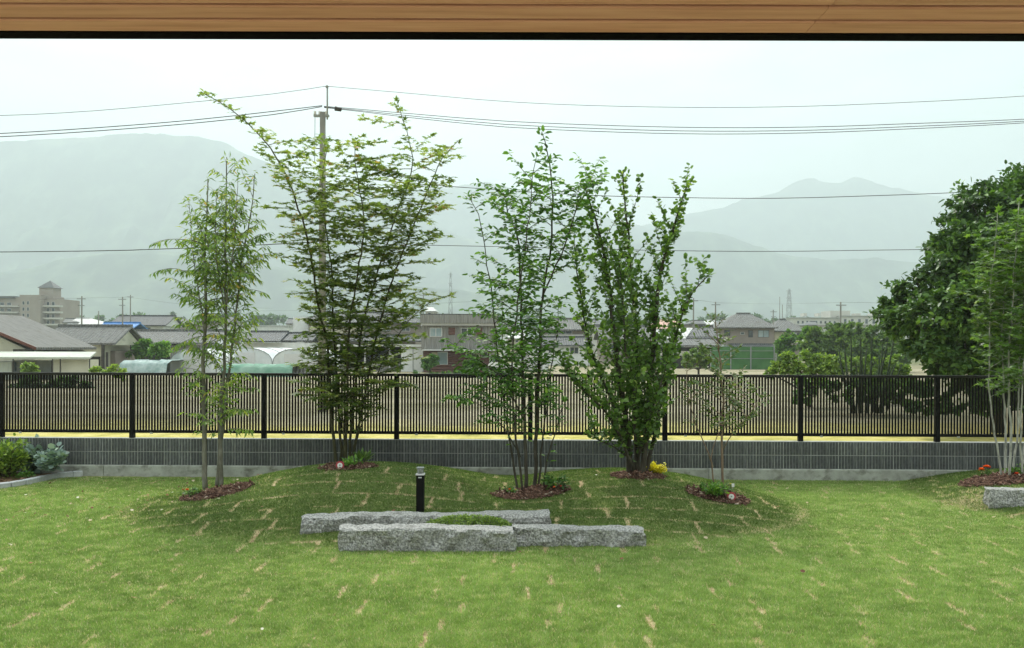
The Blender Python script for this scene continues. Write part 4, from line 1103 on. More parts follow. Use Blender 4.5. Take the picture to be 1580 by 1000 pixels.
# round red rimmed tags
M['tag_red'] = mat('red_plastic', [(0.5, (0.42, 0.05, 0.07))], rough=0.5)
M['tag_white'] = mat('white_plastic', [(0.5, (0.75, 0.76, 0.75))], rough=0.5)
M['tag_mark'] = mat('grey_green_print', [(0.5, (0.25, 0.35, 0.30))], rough=0.6)
def round_tag(px, py, label):
    g = at(px, py)
    t = thing('round_tag', label, 'tag', tuple(g), group='round red rimmed tags in the mulch rings')
    def disc(r, y0, y1, z):
        mb = MB(); n = 20
        vs = [(r*math.cos(2*PI*k/n), y0, z+r*math.sin(2*PI*k/n)) for k in range(n)] + [(r*math.cos(2*PI*k/n), y1, z+r*math.sin(2*PI*k/n)) for k in range(n)]
        mb.add(vs, [tuple(range(n)), tuple(range(2*n-1, n-1, -1))] + [(k, n+k, n+(k+1) % n, (k+1) % n) for k in range(n)]); return mb
    disc(.052, 0, .012, .055).build('rim', M['tag_red'], t)
    disc(.033, -.004, -.0005, .055).build('face', M['tag_white'], t)
    mb = disc(.010, -.0065, -.0045, .057); mb.build('mark', M['tag_mark'], t)
    mb = MB(); mb.box(-.006, .006, .013, .018, -.06, .06); mb.build('stake', M['tag_white'], t)
round_tag(524.5, 725, 'round white tag with a red rim left of the maple trunks')
round_tag(1128.5, 774, 'round white tag with a red rim right of the tan sapling')
g = at(1131, 762)
t = thing('plant_label', 'tiny white label on a thin stake right of the tan sapling', 'plant label', tuple(g))
mb = MB(); mb.tube([(0,0,-.03),(0,0,.10)], .002, 4); mb.build('stake', M['steel'], t)
mb = MB(); mb.box(-.016, .016, -.003, -.001, .085, .125); mb.build('card', M['tag_white'], t)

# fallen leaves on the lawn
rg = np.random.default_rng(81)
pts = []
for i in range(170):
    if rg.random() < 0.5: x, y = rg.normal(-5.1, 1.0), rg.normal(9.8, 0.75)
    else: x, y = rg.uniform(-7, 7), rg.uniform(5.2, 11.2)
    if y < kerb_y(x)-0.1 and y < 11.6: pts.append((x, y))
pts = np.array(pts); n = len(pts)
z = lawn_h(pts[:, 0], pts[:, 1])+0.034
d = rg.normal(size=(n, 3)); d[:, 2] *= .2; nn = rg.normal(size=(n, 3))*.35; nn[:, 2] = 1
M['litter'] = leaf_mat('fallen_leaf', [(0.0, (0.12,0.06,0.04)), (0.3, (0.26,0.13,0.08)), (0.6, (0.42,0.34,0.22)), (1.0, (0.62,0.60,0.50))], 0.1, 0.8, 0.1)
o = link('fallen_leaves', leaf_mesh('fallen_leaves', np.column_stack([pts, z]), d, nn, rg.uniform(.022, .045, n), T_ROUND, rg.random(n)**1.6, M['litter']), kind='stuff')
tag(o, 'scattered dry fallen leaves on the lawn', 'fallen leaves')
# ------------------------------------------------------------------ buildings beyond the field
class Bld:
    def __init__(self, name, label, cat, Y, px, group=None):
        self.Y = Y
        self.o = thing(name, label, cat, (P(px, HOR, Y).x, Y, FZ), 0, group)
        self.ox = self.o.location.x
    def z(self, py, Y=None): Y = Y or self.Y; return CAM_Z + (HOR-py)/F*Y - FZ
    def x(self, px, Y=None): Y = Y or self.Y; return (px-790)/F*Y - self.ox
    def box(self, name, m, px0, px1, py0, py1, d, y0=0.0, under=None):
        """front face at Y+y0 spanning the photo rectangle; py1 None = to the ground"""
        Y = self.Y + y0
        mb = MB(); mb.box(self.x(px0, Y), self.x(px1, Y), y0, y0+d, 0 if py1 is None else self.z(py1, Y), self.z(py0, Y))
        return mb.build(name, m, under or self.o)
    def win(self, px0, px1, py0, py1, y0=0.0, glass='glass_dark', frame='frame_white', mull=1, name='window'):
        Y = self.Y + y0
        x0, x1, z0, z1 = self.x(px0, Y), self.x(px1, Y), self.z(py1, Y), self.z(py0, Y)
        t = 0.06; mb = MB(); a, b = y0-0.06, y0-0.002
        mb.box(x0-t, x0, a, b, z0-t, z1+t); mb.box(x1, x1+t, a, b, z0-t, z1+t); mb.box(x0, x1, a, b, z0-t, z0); mb.box(x0, x1, a, b, z1, z1+t)
        for i in range(1, mull+1):
            xm = x0+(x1-x0)*i/(mull+1); mb.box(xm-.03, xm+.03, a, b, z0, z1)
        f = mb.build(name, M[frame], self.o)
        mb = MB(); mb.box(x0, x1, y0-0.03, y0-0.004, z0, z1); mb.build('pane', M[glass], f)
        return f
    def gable_x(self, m, px0, px1, eave, ridge, d, y0=0.0, rpx=None, th=0.16, name='roof', ends=None):
        """ridge parallel to the picture; d = house depth. Front eave line at Y+y0."""
        Y = self.Y+y0; Ym = Y+d/2
        r0, r1 = rpx if rpx else (px0, px1)
        x0, x1 = self.x(px0, Y), self.x(px1, Y)
        q0, q1 = self.x(r0, Ym), self.x(r1, Ym)
        if rpx is None: q0, q1 = x0, x1
        ze, zr = self.z(eave, Y), self.z(ridge, Ym)
        mb = MB()
        V_ = [(x0,y0,ze),(x1,y0,ze),(q1,y0+d/2,zr),(q0,y0+d/2,zr),(x0,y0+d,ze),(x1,y0+d,ze)]
        V2 = [(a,b,c-th) for a,b,c in V_]
        fs = [(0,1,2,3),(3,2,5,4),(6,9,8,7),(9,10,11,8),(0,6,7,1),(4,5,11,10)]
        mb.add(V_+V2, fs)
        if rpx is None: mb.add(V_+V2, [(0,3,9,6),(3,4,10,9),(1,7,8,2),(2,8,11,5)])
        else: mb.add(V_+V2, [(0,3,4),(1,5,2),(0,4,10,6),(1,7,11,5)])
        r = mb.build(name, m, self.o)
        mb = MB(); mb.box(min(q0,q1)-.02, max(q0,q1)+.02, y0+d/2-.15, y0+d/2+.15, zr-.05, zr+.18); mb.build('ridge', m, r)
        if ends is not None and rpx is None:
            for xx, s in ((x0+.45, 1), (x1-.45-.1, 1)):
                mb = MB()
                mb.add([(xx,y0+.5,ze-th-.03),(xx,y0+d-.5,ze-th-.03),(xx,y0+d/2,zr-th-.15),(xx+.1,y0+.5,ze-th-.03),(xx+.1,y0+d-.5,ze-th-.03),(xx+.1,y0+d/2,zr-th-.15)],
                       [(0,1,2),(3,5,4),(0,3,4,1),(1,4,5,2),(2,5,3,0)])
                mb.build('gable_wall', ends, self.o)
        return r

# 1. left house, ridge running away from the camera, we see its gable end and its right slope
b = Bld('farm_house', 'cream house with grey tiled roof and brown bargeboard at the left edge', 'house', 62.0, 0)
def XY(px, Y): return b.x(px, Y)
xr, xe = b.x(-75, 62), b.x(56, 62)
xl = 2*xr-xe
ze, zr = b.z(538), b.z(483)
dd = 9.0
mb = MB()
for (xa, za, xb, zb) in ((xe, ze, xr, zr), (xr, zr, xl, ze)):
    mb.add([(xa,0,za),(xb,0,zb),(xb,dd,zb),(xa,dd,za),(xa,0,za-.2),(xb,0,zb-.2),(xb,dd,zb-.2),(xa,dd,za-.2)],
           [(0,3,2,1),(4,5,6,7),(0,1,5,4),(1,2,6,5),(2,3,7,6),(3,0,4,7)])
m_roof_y = mat('weathered_grey_tiles', [(0.25, (0.10,0.10,0.098)), (0.5, (0.17,0.17,0.163)), (0.8, (0.24,0.24,0.225))], scale=2.5, rough=0.8, wave=(1, 3.0, 0.06), stretch=(0.3, 3, 1), dirt=(0.8, (0.11,0.10,0.085), 0.56))
mb.build('roof', m_roof_y, b.o)
mb = MB(); mb.add([(xe,-.03,ze-.22),(xr,-.03,zr-.22),(xr,-.03,zr+.03),(xe,-.03,ze+.03),(xe,-.10,ze-.22),(xr,-.10,zr-.22),(xr,-.10,zr+.03),(xe,-.10,ze+.03)],
           [(0,3,2,1),(4,5,6,7),(0,1,5,4),(1,2,6,5),(2,3,7,6),(3,0,4,7)]); mb.build('bargeboard', M['brown_trim'], b.o)
mb = MB()
mb.add([(xl+.6,.6,0),(xe-.5,.6,0),(xe-.5,.6,ze-.45),(xr,.6,zr-.4),(xl+.6,.6,ze-.45),(xl+.6,dd-.5,0),(xe-.5,dd-.5,0),(xe-.5,dd-.5,ze-.45),(xr,dd-.5,zr-.4),(xl+.6,dd-.5,ze-.45)],
       [(0,1,2,3,4),(9,8,7,6,5),(1,6,7,2),(0,4,9,5)])
mb.build('wall', M['cream'], b.o)
b.win(-30, 18, 560, 578, y0=.6, glass='glass_dark', mull=1)
b.box('lintel', M['frame_dark'], 20, 52, 541, 548, .1, y0=.45)
# second wing to the right and behind
b2 = Bld('farm_house_wing', 'low tiled building with pale gable joined behind the cream house at the left', 'house', 74.0, 130)
b2.gable_x(M['roof_grey'], 60, 178, 531, 505, 6.5, ends=M['cream'])
b2.box('wall', M['cream'], 70, 156, 534, None, 5.6, y0=.5)
b2.box('post', M['frame_dark'], 156, 159.5, 533, None, .25, y0=.1)
b2.box('dark_doorway', M['shed_dark'], 138, 154, 552, None, .1, y0=.38)
b2.win(141, 151, 558, 572, y0=.37, mull=0)
b2.box('post', M['frame_dark'], 163, 165, 545, None, .25, y0=.3)
b2.box('side_wall', M['taupe'], 165, 178, 543, None, 4, y0=2.2)
# awning lean-to in front
b3 = Bld('lean_to_shed', 'open lean-to with a pale flat awning in front of the cream house', 'shed', 58.5, 60)
mb = MB(); za, zb_ = b3.z(553), b3.z(545)
mb.add([(b3.x(-60),0,za),(b3.x(139),0,za),(b3.x(120),2.6,zb_),(b3.x(-60),2.6,zb_),(b3.x(-60),0,za-.12),(b3.x(139),0,za-.12),(b3.x(120),2.6,zb_-.12),(b3.x(-60),2.6,zb_-.12)],
           [(0,1,2,3),(7,6,5,4),(0,4,5,1),(1,5,6,2),(2,6,7,3),(3,7,4,0)]); mb.build('awning', M['awning'], b3.o)
b3.box('wall', M['cream'], 80, 136, 557, None, 1.5, y0=.6)
b3.box('wall', M['awning'], -60, 18, 560, None, 1.5, y0=.6)
b3.box('dark_opening', M['glass_dark'], 21, 79, 558, None, 1.5, y0=.9)
for q in (19, 80, 92, 137): b3.box('post', M['frame_dark'], q, q+1.3, 556, None, .08, y0=.1)

# 2. long low dark tiled roof
b = Bld('long_low_house', 'long one storey building with grey tiled roof behind the low green bushes', 'house', 84.0, 250)
b.gable_x(M['roof_grey'], 176, 332, 530, 512, 8, ends=M['white_paint'])
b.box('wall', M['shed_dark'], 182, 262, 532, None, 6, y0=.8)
b.box('wall', M['grey_corr'], 262, 326, 534, None, 6, y0=.7)
b.box('blue_gutter', M['net_teal'], 160, 205, 546, 548.5, .3, y0=-.5)
# 3. grey gabled roof at 170-255
b = Bld('gabled_house', 'house with dark grey roof and small white gable, left of the thin tree', 'house', 150.0, 215)
b.gable_x(M['roof_dark'], 166, 256, 503, 489, 9, ends=M['white_paint'])
b.box('wall', M['white_paint'], 196, 252, 505, None, 7, y0=1)
b.win(222, 232, 507, 511, y0=1, mull=1)
# 4. blue sheet roof
b = Bld('blue_roofed_shed', 'small shed with a bright blue sloping roof', 'shed', 120.0, 175)
b.gable_x(M['roof_blue'], 142, 200, 511, 500, 7)
b.box('wall', M['taupe'], 145, 197, 512, None, 6, y0=.4)
# 5. pale roofed house x 105-150
b = Bld('pale_roofed_house', 'small far house with a pale metal roof beside the blue roofed shed', 'house', 185.0, 128)
b.gable_x(M['roof_pale'], 100, 158, 503, 493, 9, rpx=(118, 140))
b.box('wall', M['white_paint'], 104, 154, 504, None, 7, y0=.6)
# 6. apartment block with tower
b = Bld('apartment_block', 'beige apartment block with a square tower under a pointed dark roof', 'building', 300.0, 45)
b.box('wall', M['apt'], -60, 30, 461, None, 14, y0=6)
b.box('wall', M['apt'], 30, 62, 457, None, 16, y0=0)
b.box('wall', M['apt'], 62, 92, 463, None, 14, y0=3)
b.box('roof_edge', M['roof_dark'], -60, 22, 459, 462, 13, y0=5)
tw_ = b.box('tower', M['apt'], 60, 81.5, 446, 463, 5.5, y0=4)
mb = MB(); x0, x1 = b.x(58, 304), b.x(84, 304); z0_, z1_ = b.z(446, 304), b.z(434, 304); xm = (x0+x1)/2
mb.add([(x0,3.5,z0_),(x1,3.5,z0_),(x1,10,z0_),(x0,10,z0_),(xm,6.7,z1_)], [(0,1,4),(1,2,4),(2,3,4),(3,0,4),(0,3,2,1)]); mb.build('tower_roof', M['roof_dark'], b.o)
for row in range(4):
    yy = 467+row*9.5
    for pxw in (3, 14): b.win(pxw-3, pxw+3, yy+2, yy+6, y0=6, mull=0)
    for pxw in (36, 43): b.win(pxw-1.6, pxw+1.6, yy, yy+5, y0=0, mull=0)
    for pxw in (66, 74, 82): 
        b.win(pxw-2, pxw+2, yy+1, yy+6, y0=3, mull=0)
    b.box('balcony', M['school'], 63, 94, yy+6, yy+8.5, 1.4, y0=1.4)
    b.box('balcony', M['school'], -60, 28, yy+6.5, yy+8.5, 1.2, y0=4.6)
# 7. distant white warehouses behind the left trees
b = Bld('white_warehouse', 'long low white building glimpsed between the thin tree and the maple', 'building', 170.0, 400)
b.box('wall', M['white_paint'], 335, 445, 505, None, 12)
b.box('roof_edge', M['roof_pale'], 333, 447, 503, 505, 12.4, y0=-.2)
b = Bld('grey_roofed_house', 'grey roofed low houses in front of the white warehouse', 'house', 105.0, 400)
b.gable_x(M['roof_dark'], 372, 432, 527, 513, 8, ends=M['white_paint'])
b.gable_x(M['roof_dark'], 432, 482, 526, 515, 7, y0=1)
b.box('wall', M['white_paint'], 376, 478, 530, None, 6, y0=1.1)
b = Bld('white_gabled_house', 'two storey house with white striped gable and brown upper walls behind the maple', 'house', 118.0, 520)
b.box('wall', M['taupe'], 476, 640, 497, None, 8, y0=0)
b.box('wall', M['white_paint'], 452, 477, 490, None, 7, y0=.5)
b.gable_x(M['roof_dark'], 470, 648, 498, 483, 10, y0=-.8, rpx=(490, 630))
b.box('balcony', M['beige'], 478, 560, 507, 517, 1.0, y0=-1.0)
for q in (500, 530, 560, 590, 620): b.win(q, q+12, 500, 511, mull=1)
b.gable_x(M['roof_dark'], 455, 650, 526, 518, 5, y0=-4, rpx=(465, 640))
b = Bld('white_box_building', 'plain white flat roofed block rising behind the maple crown', 'building', 160.0, 615)
b.box('wall', M['white_paint'], 600, 632, 480, None, 9)
b.box('wall', M['school'], 566, 592, 476, None, 9, y0=3)
# white carport / garage
b = Bld('white_carport', 'long white flat roofed carport with a dark open bay beside a white box', 'carport', 80.0, 590)
b.box('roof', M['white_paint'], 520, 654, 532, 535.5, 6)
b.box('back_wall', M['shed_dark'], 524, 618, 536, None, .3, y0=4.5)
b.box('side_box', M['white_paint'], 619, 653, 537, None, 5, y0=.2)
b.box('door_seam', M['frame_dark'], 637, 637.6, 539, 571, .05, y0=.13)
for q in (522, 562, 600): b.box('post', M['frame_white'], q, q+2, 535.6, None, .15, y0=.1)
b.box('low_wall', M['grey_corr'], 524, 618, 562, None, .2, y0=.8)
b.box('hanging_cloth', M['tag_white'], 600, 607, 546, 554, .05, y0=2)
# 8. brown and grey two storey building
b = Bld('two_storey_building', 'flat roofed two storey building with grey metal sheets above and red brown walls below', 'building', 78.0, 705)
b.box('wall', M['red_brown'], 654, 764, 541, None, 8, y0=.5)
b.box('upper_wall', M['grey_corr'], 650, 766, 503, 540, 8.5, y0=.2)
b.box('red_panel', M['red_brown'], 692, 702, 506, 517, .05, y0=.13)
b.box('red_panel', M['red_brown'], 734, 744, 506, 517, .05, y0=.13)
b.box('fascia', M['grey_corr'], 648, 768, 486, 499, 9.2, y0=-.5)
b.box('trim', M['frame_white'], 649, 767, 499.3, 502.5, 9, y0=-.3)
b.box('canopy', M['frame_white'], 652, 766, 539.5, 541.5, 1.0, y0=-.8)
b.win(664, 681, 507, 519, y0=.2, glass='glass_pale', mull=1)
b.win(712, 730, 507, 518, y0=.2, mull=1)
b.box('shutter', M['beige'], 666, 674, 544, 561, .06, y0=.42)
b.box('shutter', M['beige'], 734, 741, 544, 556, .06, y0=.42)
b.win(676, 690, 544, 562, y0=.5, glass='glass_pale', mull=0, name='door')
b.win(720, 731, 544, 551, y0=.5, mull=2)
b.win(744, 752, 544, 551, y0=.5, mull=0)
b.box('door', M['frame_white'], 755, 763, 545, None, .06, y0=.42)
b.box('roof', M['roof_dark'], 648.5, 767.5, 484.5, 485.9, 9.0, y0=-.4)
# white vehicle-like tank and greenhouse row
def greenhouse(px0, px1, top, Y, name, label, d=14, cut=None):
    o = Bld(name, label, 'greenhouse', Y, (px0+px1)/2, 'white vinyl greenhouses on the far field')
    x0, x1 = o.x(px0), o.x(px1); h = o.z(top); r = (x1-x0)/2; n = 12
    def prof(y, k=1.0): return [(x0+r-r*k*math.cos(PI*i/n), y, h*k*(0.35+0.65*math.sin(PI*i/n)) if 0 < i < n else 0) for i in range(n+1)]
    mb = MB(); A = prof(0); B_ = prof(d); A = [(x0, 0, 0)]+[(x0+r-r*math.cos(PI*i/n), 0, h*(0.4+0.6*math.sin(PI*i/n))) for i in range(n+1)]+[(x1, 0, 0)]
    B_ = [(x, d, z) for x, _, z in A]; k = len(A)
    mb.add(A+B_, [(i, i+1, k+i+1, k+i) for i in range(k-1)], True); mb.add(A, [tuple(range(k-1, -1, -1))]); mb.add(B_, [tuple(range(k))])
    mb.build('vinyl_cover', M['vinyl'], o.o)
    for y in (-.03, d*.33, d*.66):
        mb = MB(); mb.tube([(a[0], y, a[2]+.02) for a in A], .04, 5); mb.build('hoop', M['steel'], o.o)
    mb = MB(); mb.box(x0+r-.9, x0+r+.9, -.08, -.02, 0, min(2.0, h*.8)); mb.build('door', M['frame_white'], o.o)
greenhouse(262, 334, 540, 76, 'greenhouse', 'rounded white greenhouse tunnel just left behind the thin tree')
greenhouse(340, 420, 538, 82, 'greenhouse', 'long white greenhouse tunnel between the thin tree and the maple')
greenhouse(421, 484, 540, 80, 'greenhouse', 'white greenhouse tunnel beside the maple')
greenhouse(800, 846, 536, 82, 'greenhouse', 'white greenhouse tunnel behind the middle tree')
# crop nets
def net(px0, px1, py0, Y, m, label, d=5):
    a, b_ = P(px0, HOR, Y).x, P(px1, HOR, Y).x; h = CAM_Z+(HOR-py0)/F*Y-FZ
    mb = MB(); n = 40; rows = [(0, 0), (.3, .75), (1.2, 1.0), (d-1.2, .96), (d-.3, .7), (d, 0)]
    vs = [((b_-a)*i/n, y, h*z*(0.86+0.2*vnoise(i*.5+px0, y, 1))) for i in range(n+1) for y, z in rows]; k = len(rows)
    mb.add(vs, [(i*k+j, (i+1)*k+j, (i+1)*k+j+1, i*k+j+1) for i in range(n) for j in range(k-1)], True)
    o = mb.build('crop_net', m); o.location = (a, Y, FZ); tag(o, label, 'crop net')
net(182, 256, 557, 72, M['net_teal'], 'pale teal netting over vegetable rows beside the cream house')
net(340, 450, 563, 66, mat('green_teal_net', [(0.3, (0.08,0.20,0.14)), (0.7, (0.22,0.33,0.27))], scale=1, rough=.9), 'green netting over vegetable rows in front of the greenhouses')
net(450, 500, 560, 70, M['grey_corr'], 'grey covered vegetable row left of the maple trunks')

# 9. hip roofed grey house 820-900
b = Bld('hip_roofed_house', 'two storey house with grey hipped roof and white ground floor between the two middle trees', 'house', 112.0, 870)
b.gable_x(M['roof_grey'], 836, 912, 508, 492, 9, rpx=(852, 898))
b.box('upper_wall', M['taupe'], 841, 907, 510, 520, 8, y0=.7)
b.win(846, 882, 510.5, 514.5, y0=.7, mull=3)
b.box('balcony', M['school'], 840, 900, 516, 519, .5, y0=-.1)
b.gable_x(M['roof_dark'], 806, 918, 532, 520, 6, y0=-3.5, rpx=(826, 905))
b.box('wall', M['white_paint'], 812, 912, 534, None, 7, y0=-2.9)
b.win(847, 853, 536, 543, y0=-2.9, mull=0)
b.win(880, 892, 536, 545, y0=-2.9, mull=1)
# 10. houses behind the bushy tree
b = Bld('grey_roofed_house', 'grey roofed house mostly hidden behind the bushy round leaved tree', 'house', 120.0, 960)
b.gable_x(M['roof_grey'], 925, 1006, 522, 503, 9)
b.box('wall', M['taupe'], 930, 1000, 524, None, 8, y0=.6)
b.win(940, 955, 530, 542, y0=.6, mull=1)
b = Bld('pink_roofed_hall', 'far building with a pale pink roof right of the bushy tree top', 'building', 260.0, 1030)
b.gable_x(M['pink'], 1004, 1060, 506, 493, 16, rpx=(1016, 1046))
b.box('wall', M['net_green'], 1008, 1058, 507, None, 14, y0=1)
b = Bld('dark_gabled_house', 'dark tiled house with a pale sloping upper roof right of the bushy tree', 'house', 96.0, 1060)
b.gable_x(M['roof_grey'], 1016, 1112, 532, 521, 6, y0=-1)
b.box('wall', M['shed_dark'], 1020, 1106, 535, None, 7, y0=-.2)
b.box('wall', M['school'], 1019, 1068, 541, 548, .1, y0=-.35)
b.win(1024, 1034, 542, 546.5, y0=-.35, glass='glass_pale', mull=0)
mb = MB(); Yr = 96
V_ = [(b.x(1030),1.5,b.z(521)),(b.x(1062),1.5,b.z(521)),(b.x(1082),4.5,b.z(505,100)),(b.x(1054),4.5,b.z(505,100))]
mb.add(V_+[(x,y,z-.15) for x,y,z in V_], [(0,1,2,3),(7,6,5,4),(0,4,5,1),(1,5,6,2),(2,6,7,3),(3,7,4,0)]); mb.build('pale_roof', M['roof_pale'], b.o)
b.gable_x(M['roof_dark'], 1060, 1116, 521, 503, 7, y0=1.6, rpx=(1078, 1100))
b.box('upper_wall', M['shed_dark'], 1066, 1112, 522, 533, 6, y0=2.0)
# 11. taupe two storey house and neighbour
b = Bld('taupe_house', 'two storey taupe house with wide grey hipped roof right of the sapling', 'house', 140.0, 1160)
b.gable_x(M['roof_grey'], 1106, 1201, 504, 483, 11, rpx=(1136, 1157))
b.box('upper_wall', M['taupe'], 1113, 1195, 505.5, 531, 9, y0=.9)
b.win(1170, 1186, 509, 519, y0=.9, glass='glass_pale', frame='frame_dark', mull=1)
b.win(1155, 1161, 509, 519, y0=.9, frame='frame_dark', mull=0)
b.win(1143, 1148, 512, 515, y0=.9, frame='frame_white', mull=0)
b.win(1118, 1126, 509, 517, y0=.9, glass='glass_dark', frame='frame_dark', mull=1)
b.gable_x(M['roof_dark'], 1118, 1206, 537, 530.5, 5, y0=-3, rpx=(1124, 1192))
b.box('wall', M['taupe'], 1122, 1198, 538, None, 10, y0=-2.2)
b = Bld('beige_house', 'smaller beige house with grey hipped roof right of the taupe house', 'house', 152.0, 1222)
b.gable_x(M['roof_grey'], 1190, 1247, 509, 492, 9, rpx=(1202, 1212))
b.box('upper_wall', M['beige'], 1197, 1243, 511, 527, 8, y0=.7)
b.win(1221, 1228, 512, 518.5, y0=.7, glass='glass_pale', mull=0)
b.win(1229, 1234, 512, 518.5, y0=.7, mull=0)
b.box('wall', M['taupe'], 1200, 1240, 528, None, 8, y0=.9)
# green net fence of a practice ground
b = Bld('green_net_fence', 'tall green netting on grey posts in front of the taupe house', 'fence', 92.0, 1160)
b.box('netting', M['net_green'], 1096, 1196, 534, None, .04, y0=.12)
for q in (1096, 1127, 1158, 1194): b.box('post', M['steel'], q, q+1.6, 533, None, .1)
for q in (540, 552): b.box('rail', M['steel'], 1097, 1195, q, q+.8, .05, y0=.03)
b.box('pillar', M['concrete'], 1194, 1199, 544, None, .5, y0=.3)
# long pale school-like building
b = Bld('long_pale_building', 'long off white three storey building beyond the green bushes', 'building', 330.0, 1300)
b.box('wall', M['school'], 1225, 1295, 490, None, 14)
b.box('wall', M['school'], 1281, 1312, 478, 490, 10, y0=2)
b.box('wall', M['school'], 1296, 1440, 487, None, 14, y0=-1)
b.box('roof_edge', M['concrete'], 1224, 1296, 488.5, 490, 14.4, y0=-.4)
b.box('roof_edge', M['concrete'], 1296.2, 1440, 485.5, 487, 14.4, y0=-1.4)
for i in range(9): b.win(1230+i*7, 1233+i*7, 494, 498, mull=0)
for i in range(12): b.win(1302+i*11, 1306+i*11, 491, 498, y0=-1, mull=0)
b.box('band', M['taupe'], 1225, 1440, 500, 503, .3, y0=-1.5)
for q, w_ in ((1240, 5), (1262, 4), (1320, 8), (1345, 10)): b.box('roof_box', M['school'], q, q+w_, 482, 487, 4, y0=4)
# far small houses filling the town line
rg = random.Random(31)
town = [(96,120,499,494),(262,288,500,492),(300,330,497,488),(338,362,498,490),(655,672,480,474),(772,800,506,497),(782,815,522,511),(905,930,500,493),(1062,1090,499,494),(1085,1108,500,493),(1246,1262,500,495),(440,462,500,493),(640,660,503,495),(1005,1020,515,508)]
tl = ['small far house left of the blue roofed shed', 'small far house behind the left side of the thin tree', 'small far house behind the crown of the thin tree', 'small far house right of the thin tree trunks', 'small far roof above the two storey building', 'small far house just right of the two storey building', 'nearer small house behind the middle tree', 'small far house left of the bushy tree', 'small far house above the dark gabled house', 'small far house left of the taupe roof', 'small far house at the left end of the long pale building', 'small far house left of the maple trunks', 'small far house left of the two storey building', 'small far house behind the right side of the bushy tree']
for (a, c, ev, rd), lb in zip(town, tl):
    b = Bld('small_house', lb, 'house', rg.uniform(185, 250), (a+c)/2, 'small far houses of the town')
    b.gable_x(M[rg.choice(['roof_grey', 'roof_dark', 'roof_dark', 'roof_pale'])], a, c, ev, rd, 9, rpx=(a+(c-a)*.22, c-(c-a)*.22))
    b.box('wall', M[rg.choice(['white_paint', 'taupe', 'beige', 'school'])], a+1.5, c-1.5, ev+1, None, 7, y0=.8)
    b.win((a+c)/2-3, (a+c)/2+1, ev+3, ev+6, y0=.8, mull=0)

# ------------------------------------------------------------------ poles, pylon, wires
g0 = P(497, HOR, 31.0)
pole = thing('utility_pole', 'tall concrete utility pole with a bracket and wires behind the maple', 'utility pole', (g0.x, 31.0, FZ))
mb = MB(); ztop = P(0, 172, 31).z-FZ
mb.tube([(0,0,-.3),(0,0,ztop*.5),(0,0,ztop)], [.17,.14,.11], 14); mb.build('post', M['pole_conc'], pole)
zb = ztop
xo = P(504, HOR, 31).x-g0.x
mb = MB(); mb.tube([(xo,0,P(0,208-25,31).z-FZ),(xo,0,P(0,134,31).z-FZ)], .035, 6); mb.tube([(xo-.05,0,P(0,134,31).z-FZ),(xo+.02,0,P(0,131,31).z-FZ)], .06, 6); mb.build('lightning_rod', M['steel'], pole)
mb = MB(); mb.box(-.35, .25, -.05, .05, zb-.18, zb-.10); mb.build('crossarm', M['steel'], pole)
for dx_ in (-.30, -.12, .12):
    mb = MB(); mb.lathe([(.03, 0), (.06, .03), (.035, .07), (.06, .11), (.03, .16)], (dx_, 0, zb-.10), n=10); mb.build('insulator', M['frame_white'], pole)
mb = MB(); mb.tube([(.48,0,P(0,166,31).z-FZ),(.72,0,P(0,168,31).z-FZ)], [.09,.07], 8); mb.build('cable_clamp', M['wire'], pole)
mb = MB(); mb.tube([(-.30,0,zb-.15),(-.31,0,zb-2.0)], .012, 4); mb.tube([(.0,.1,zb-1.4),(-.28,0,zb-1.4)], .02, 4); mb.build('guy_wire', M['wire'], pole)

def wire(name, label, pts, r=0.014, group=None, Y0=31.0):
    """pts: (px, py, Y) knots of a hanging wire"""
    W = [P(*p) for p in pts]
    pp, rr = catmull(W, [r]*len(W), 1.2)
    org = W[0].copy()
    mb = MB(); mb.tube([p-org for p in pp], rr, 5)
    o = mb.build(name, M['wire']); o.location = org
    return tag(o, label, 'wire', group)
WG = 'overhead wires from the utility pole'
wire('overhead_wire', 'topmost thin wire running left from the pole tip', [(502,133,31),(420,145,31),(250,162,31),(100,174,31),(-50,179,31),(-300,178,31)], .010, WG)
wire('overhead_wire', 'topmost thin wire running right from the pole tip', [(504,133,31),(620,143,31),(800,158,31),(1000,165,31),(1200,165,31),(1400,158,31),(1600,147,31),(1900,125,31)], .010, WG)
for i, (dy, dl) in enumerate(((0, 'upper'), (5, 'lower'))):
    wire('power_cable', dl+' thick cable running left from the crossarm', [(497,163+dy*.3,31),(420,172+dy,31),(300,185+dy,31),(150,197+dy,31),(0,206+dy,31),(-150,211+dy,31),(-350,212+dy,31)], .016, WG)
for i, (dy, sg, dl) in enumerate(((0, 0, 'top'), (0, 5, 'middle'), (0, 9, 'lowest'))):
    wire('power_cable', dl+' of the three thick cables sagging right from the crossarm', [(500,164+i,31),(560,169+sg*.4,31),(640,176+sg*.7,31),(780,187+sg,31),(950,194+sg*1.1,31),(1100,197+sg*1.1,31),(1250,196+sg,31),(1400,191+sg*.9,31),(1600,183+sg*.6,31),(1900,165,31)], .013, WG)
wire('overhead_wire', 'wire passing right at mid height of the trees towards the big dark tree', [(499,268,31),(600,280,31),(740,291,31),(900,301,31),(1050,305,31),(1200,306,31),(1350,302,31),(1480,297,31),(1700,285,31)], .014, WG)
wire('overhead_wire', 'lowest wire running left across the hills from the pole', [(498,372,31),(440,376,31),(330,381,31),(200,386,31),(80,388,31),(-60,389,31),(-300,388,31)], .017, WG)
wire('overhead_wire', 'lowest wire running right across the hills from the pole', [(499,372,31),(600,377,31),(740,380,31),(900,384,31),(1050,387,31),(1200,388,31),(1350,386,31),(1500,384,31),(1750,378,31)], .013, WG)

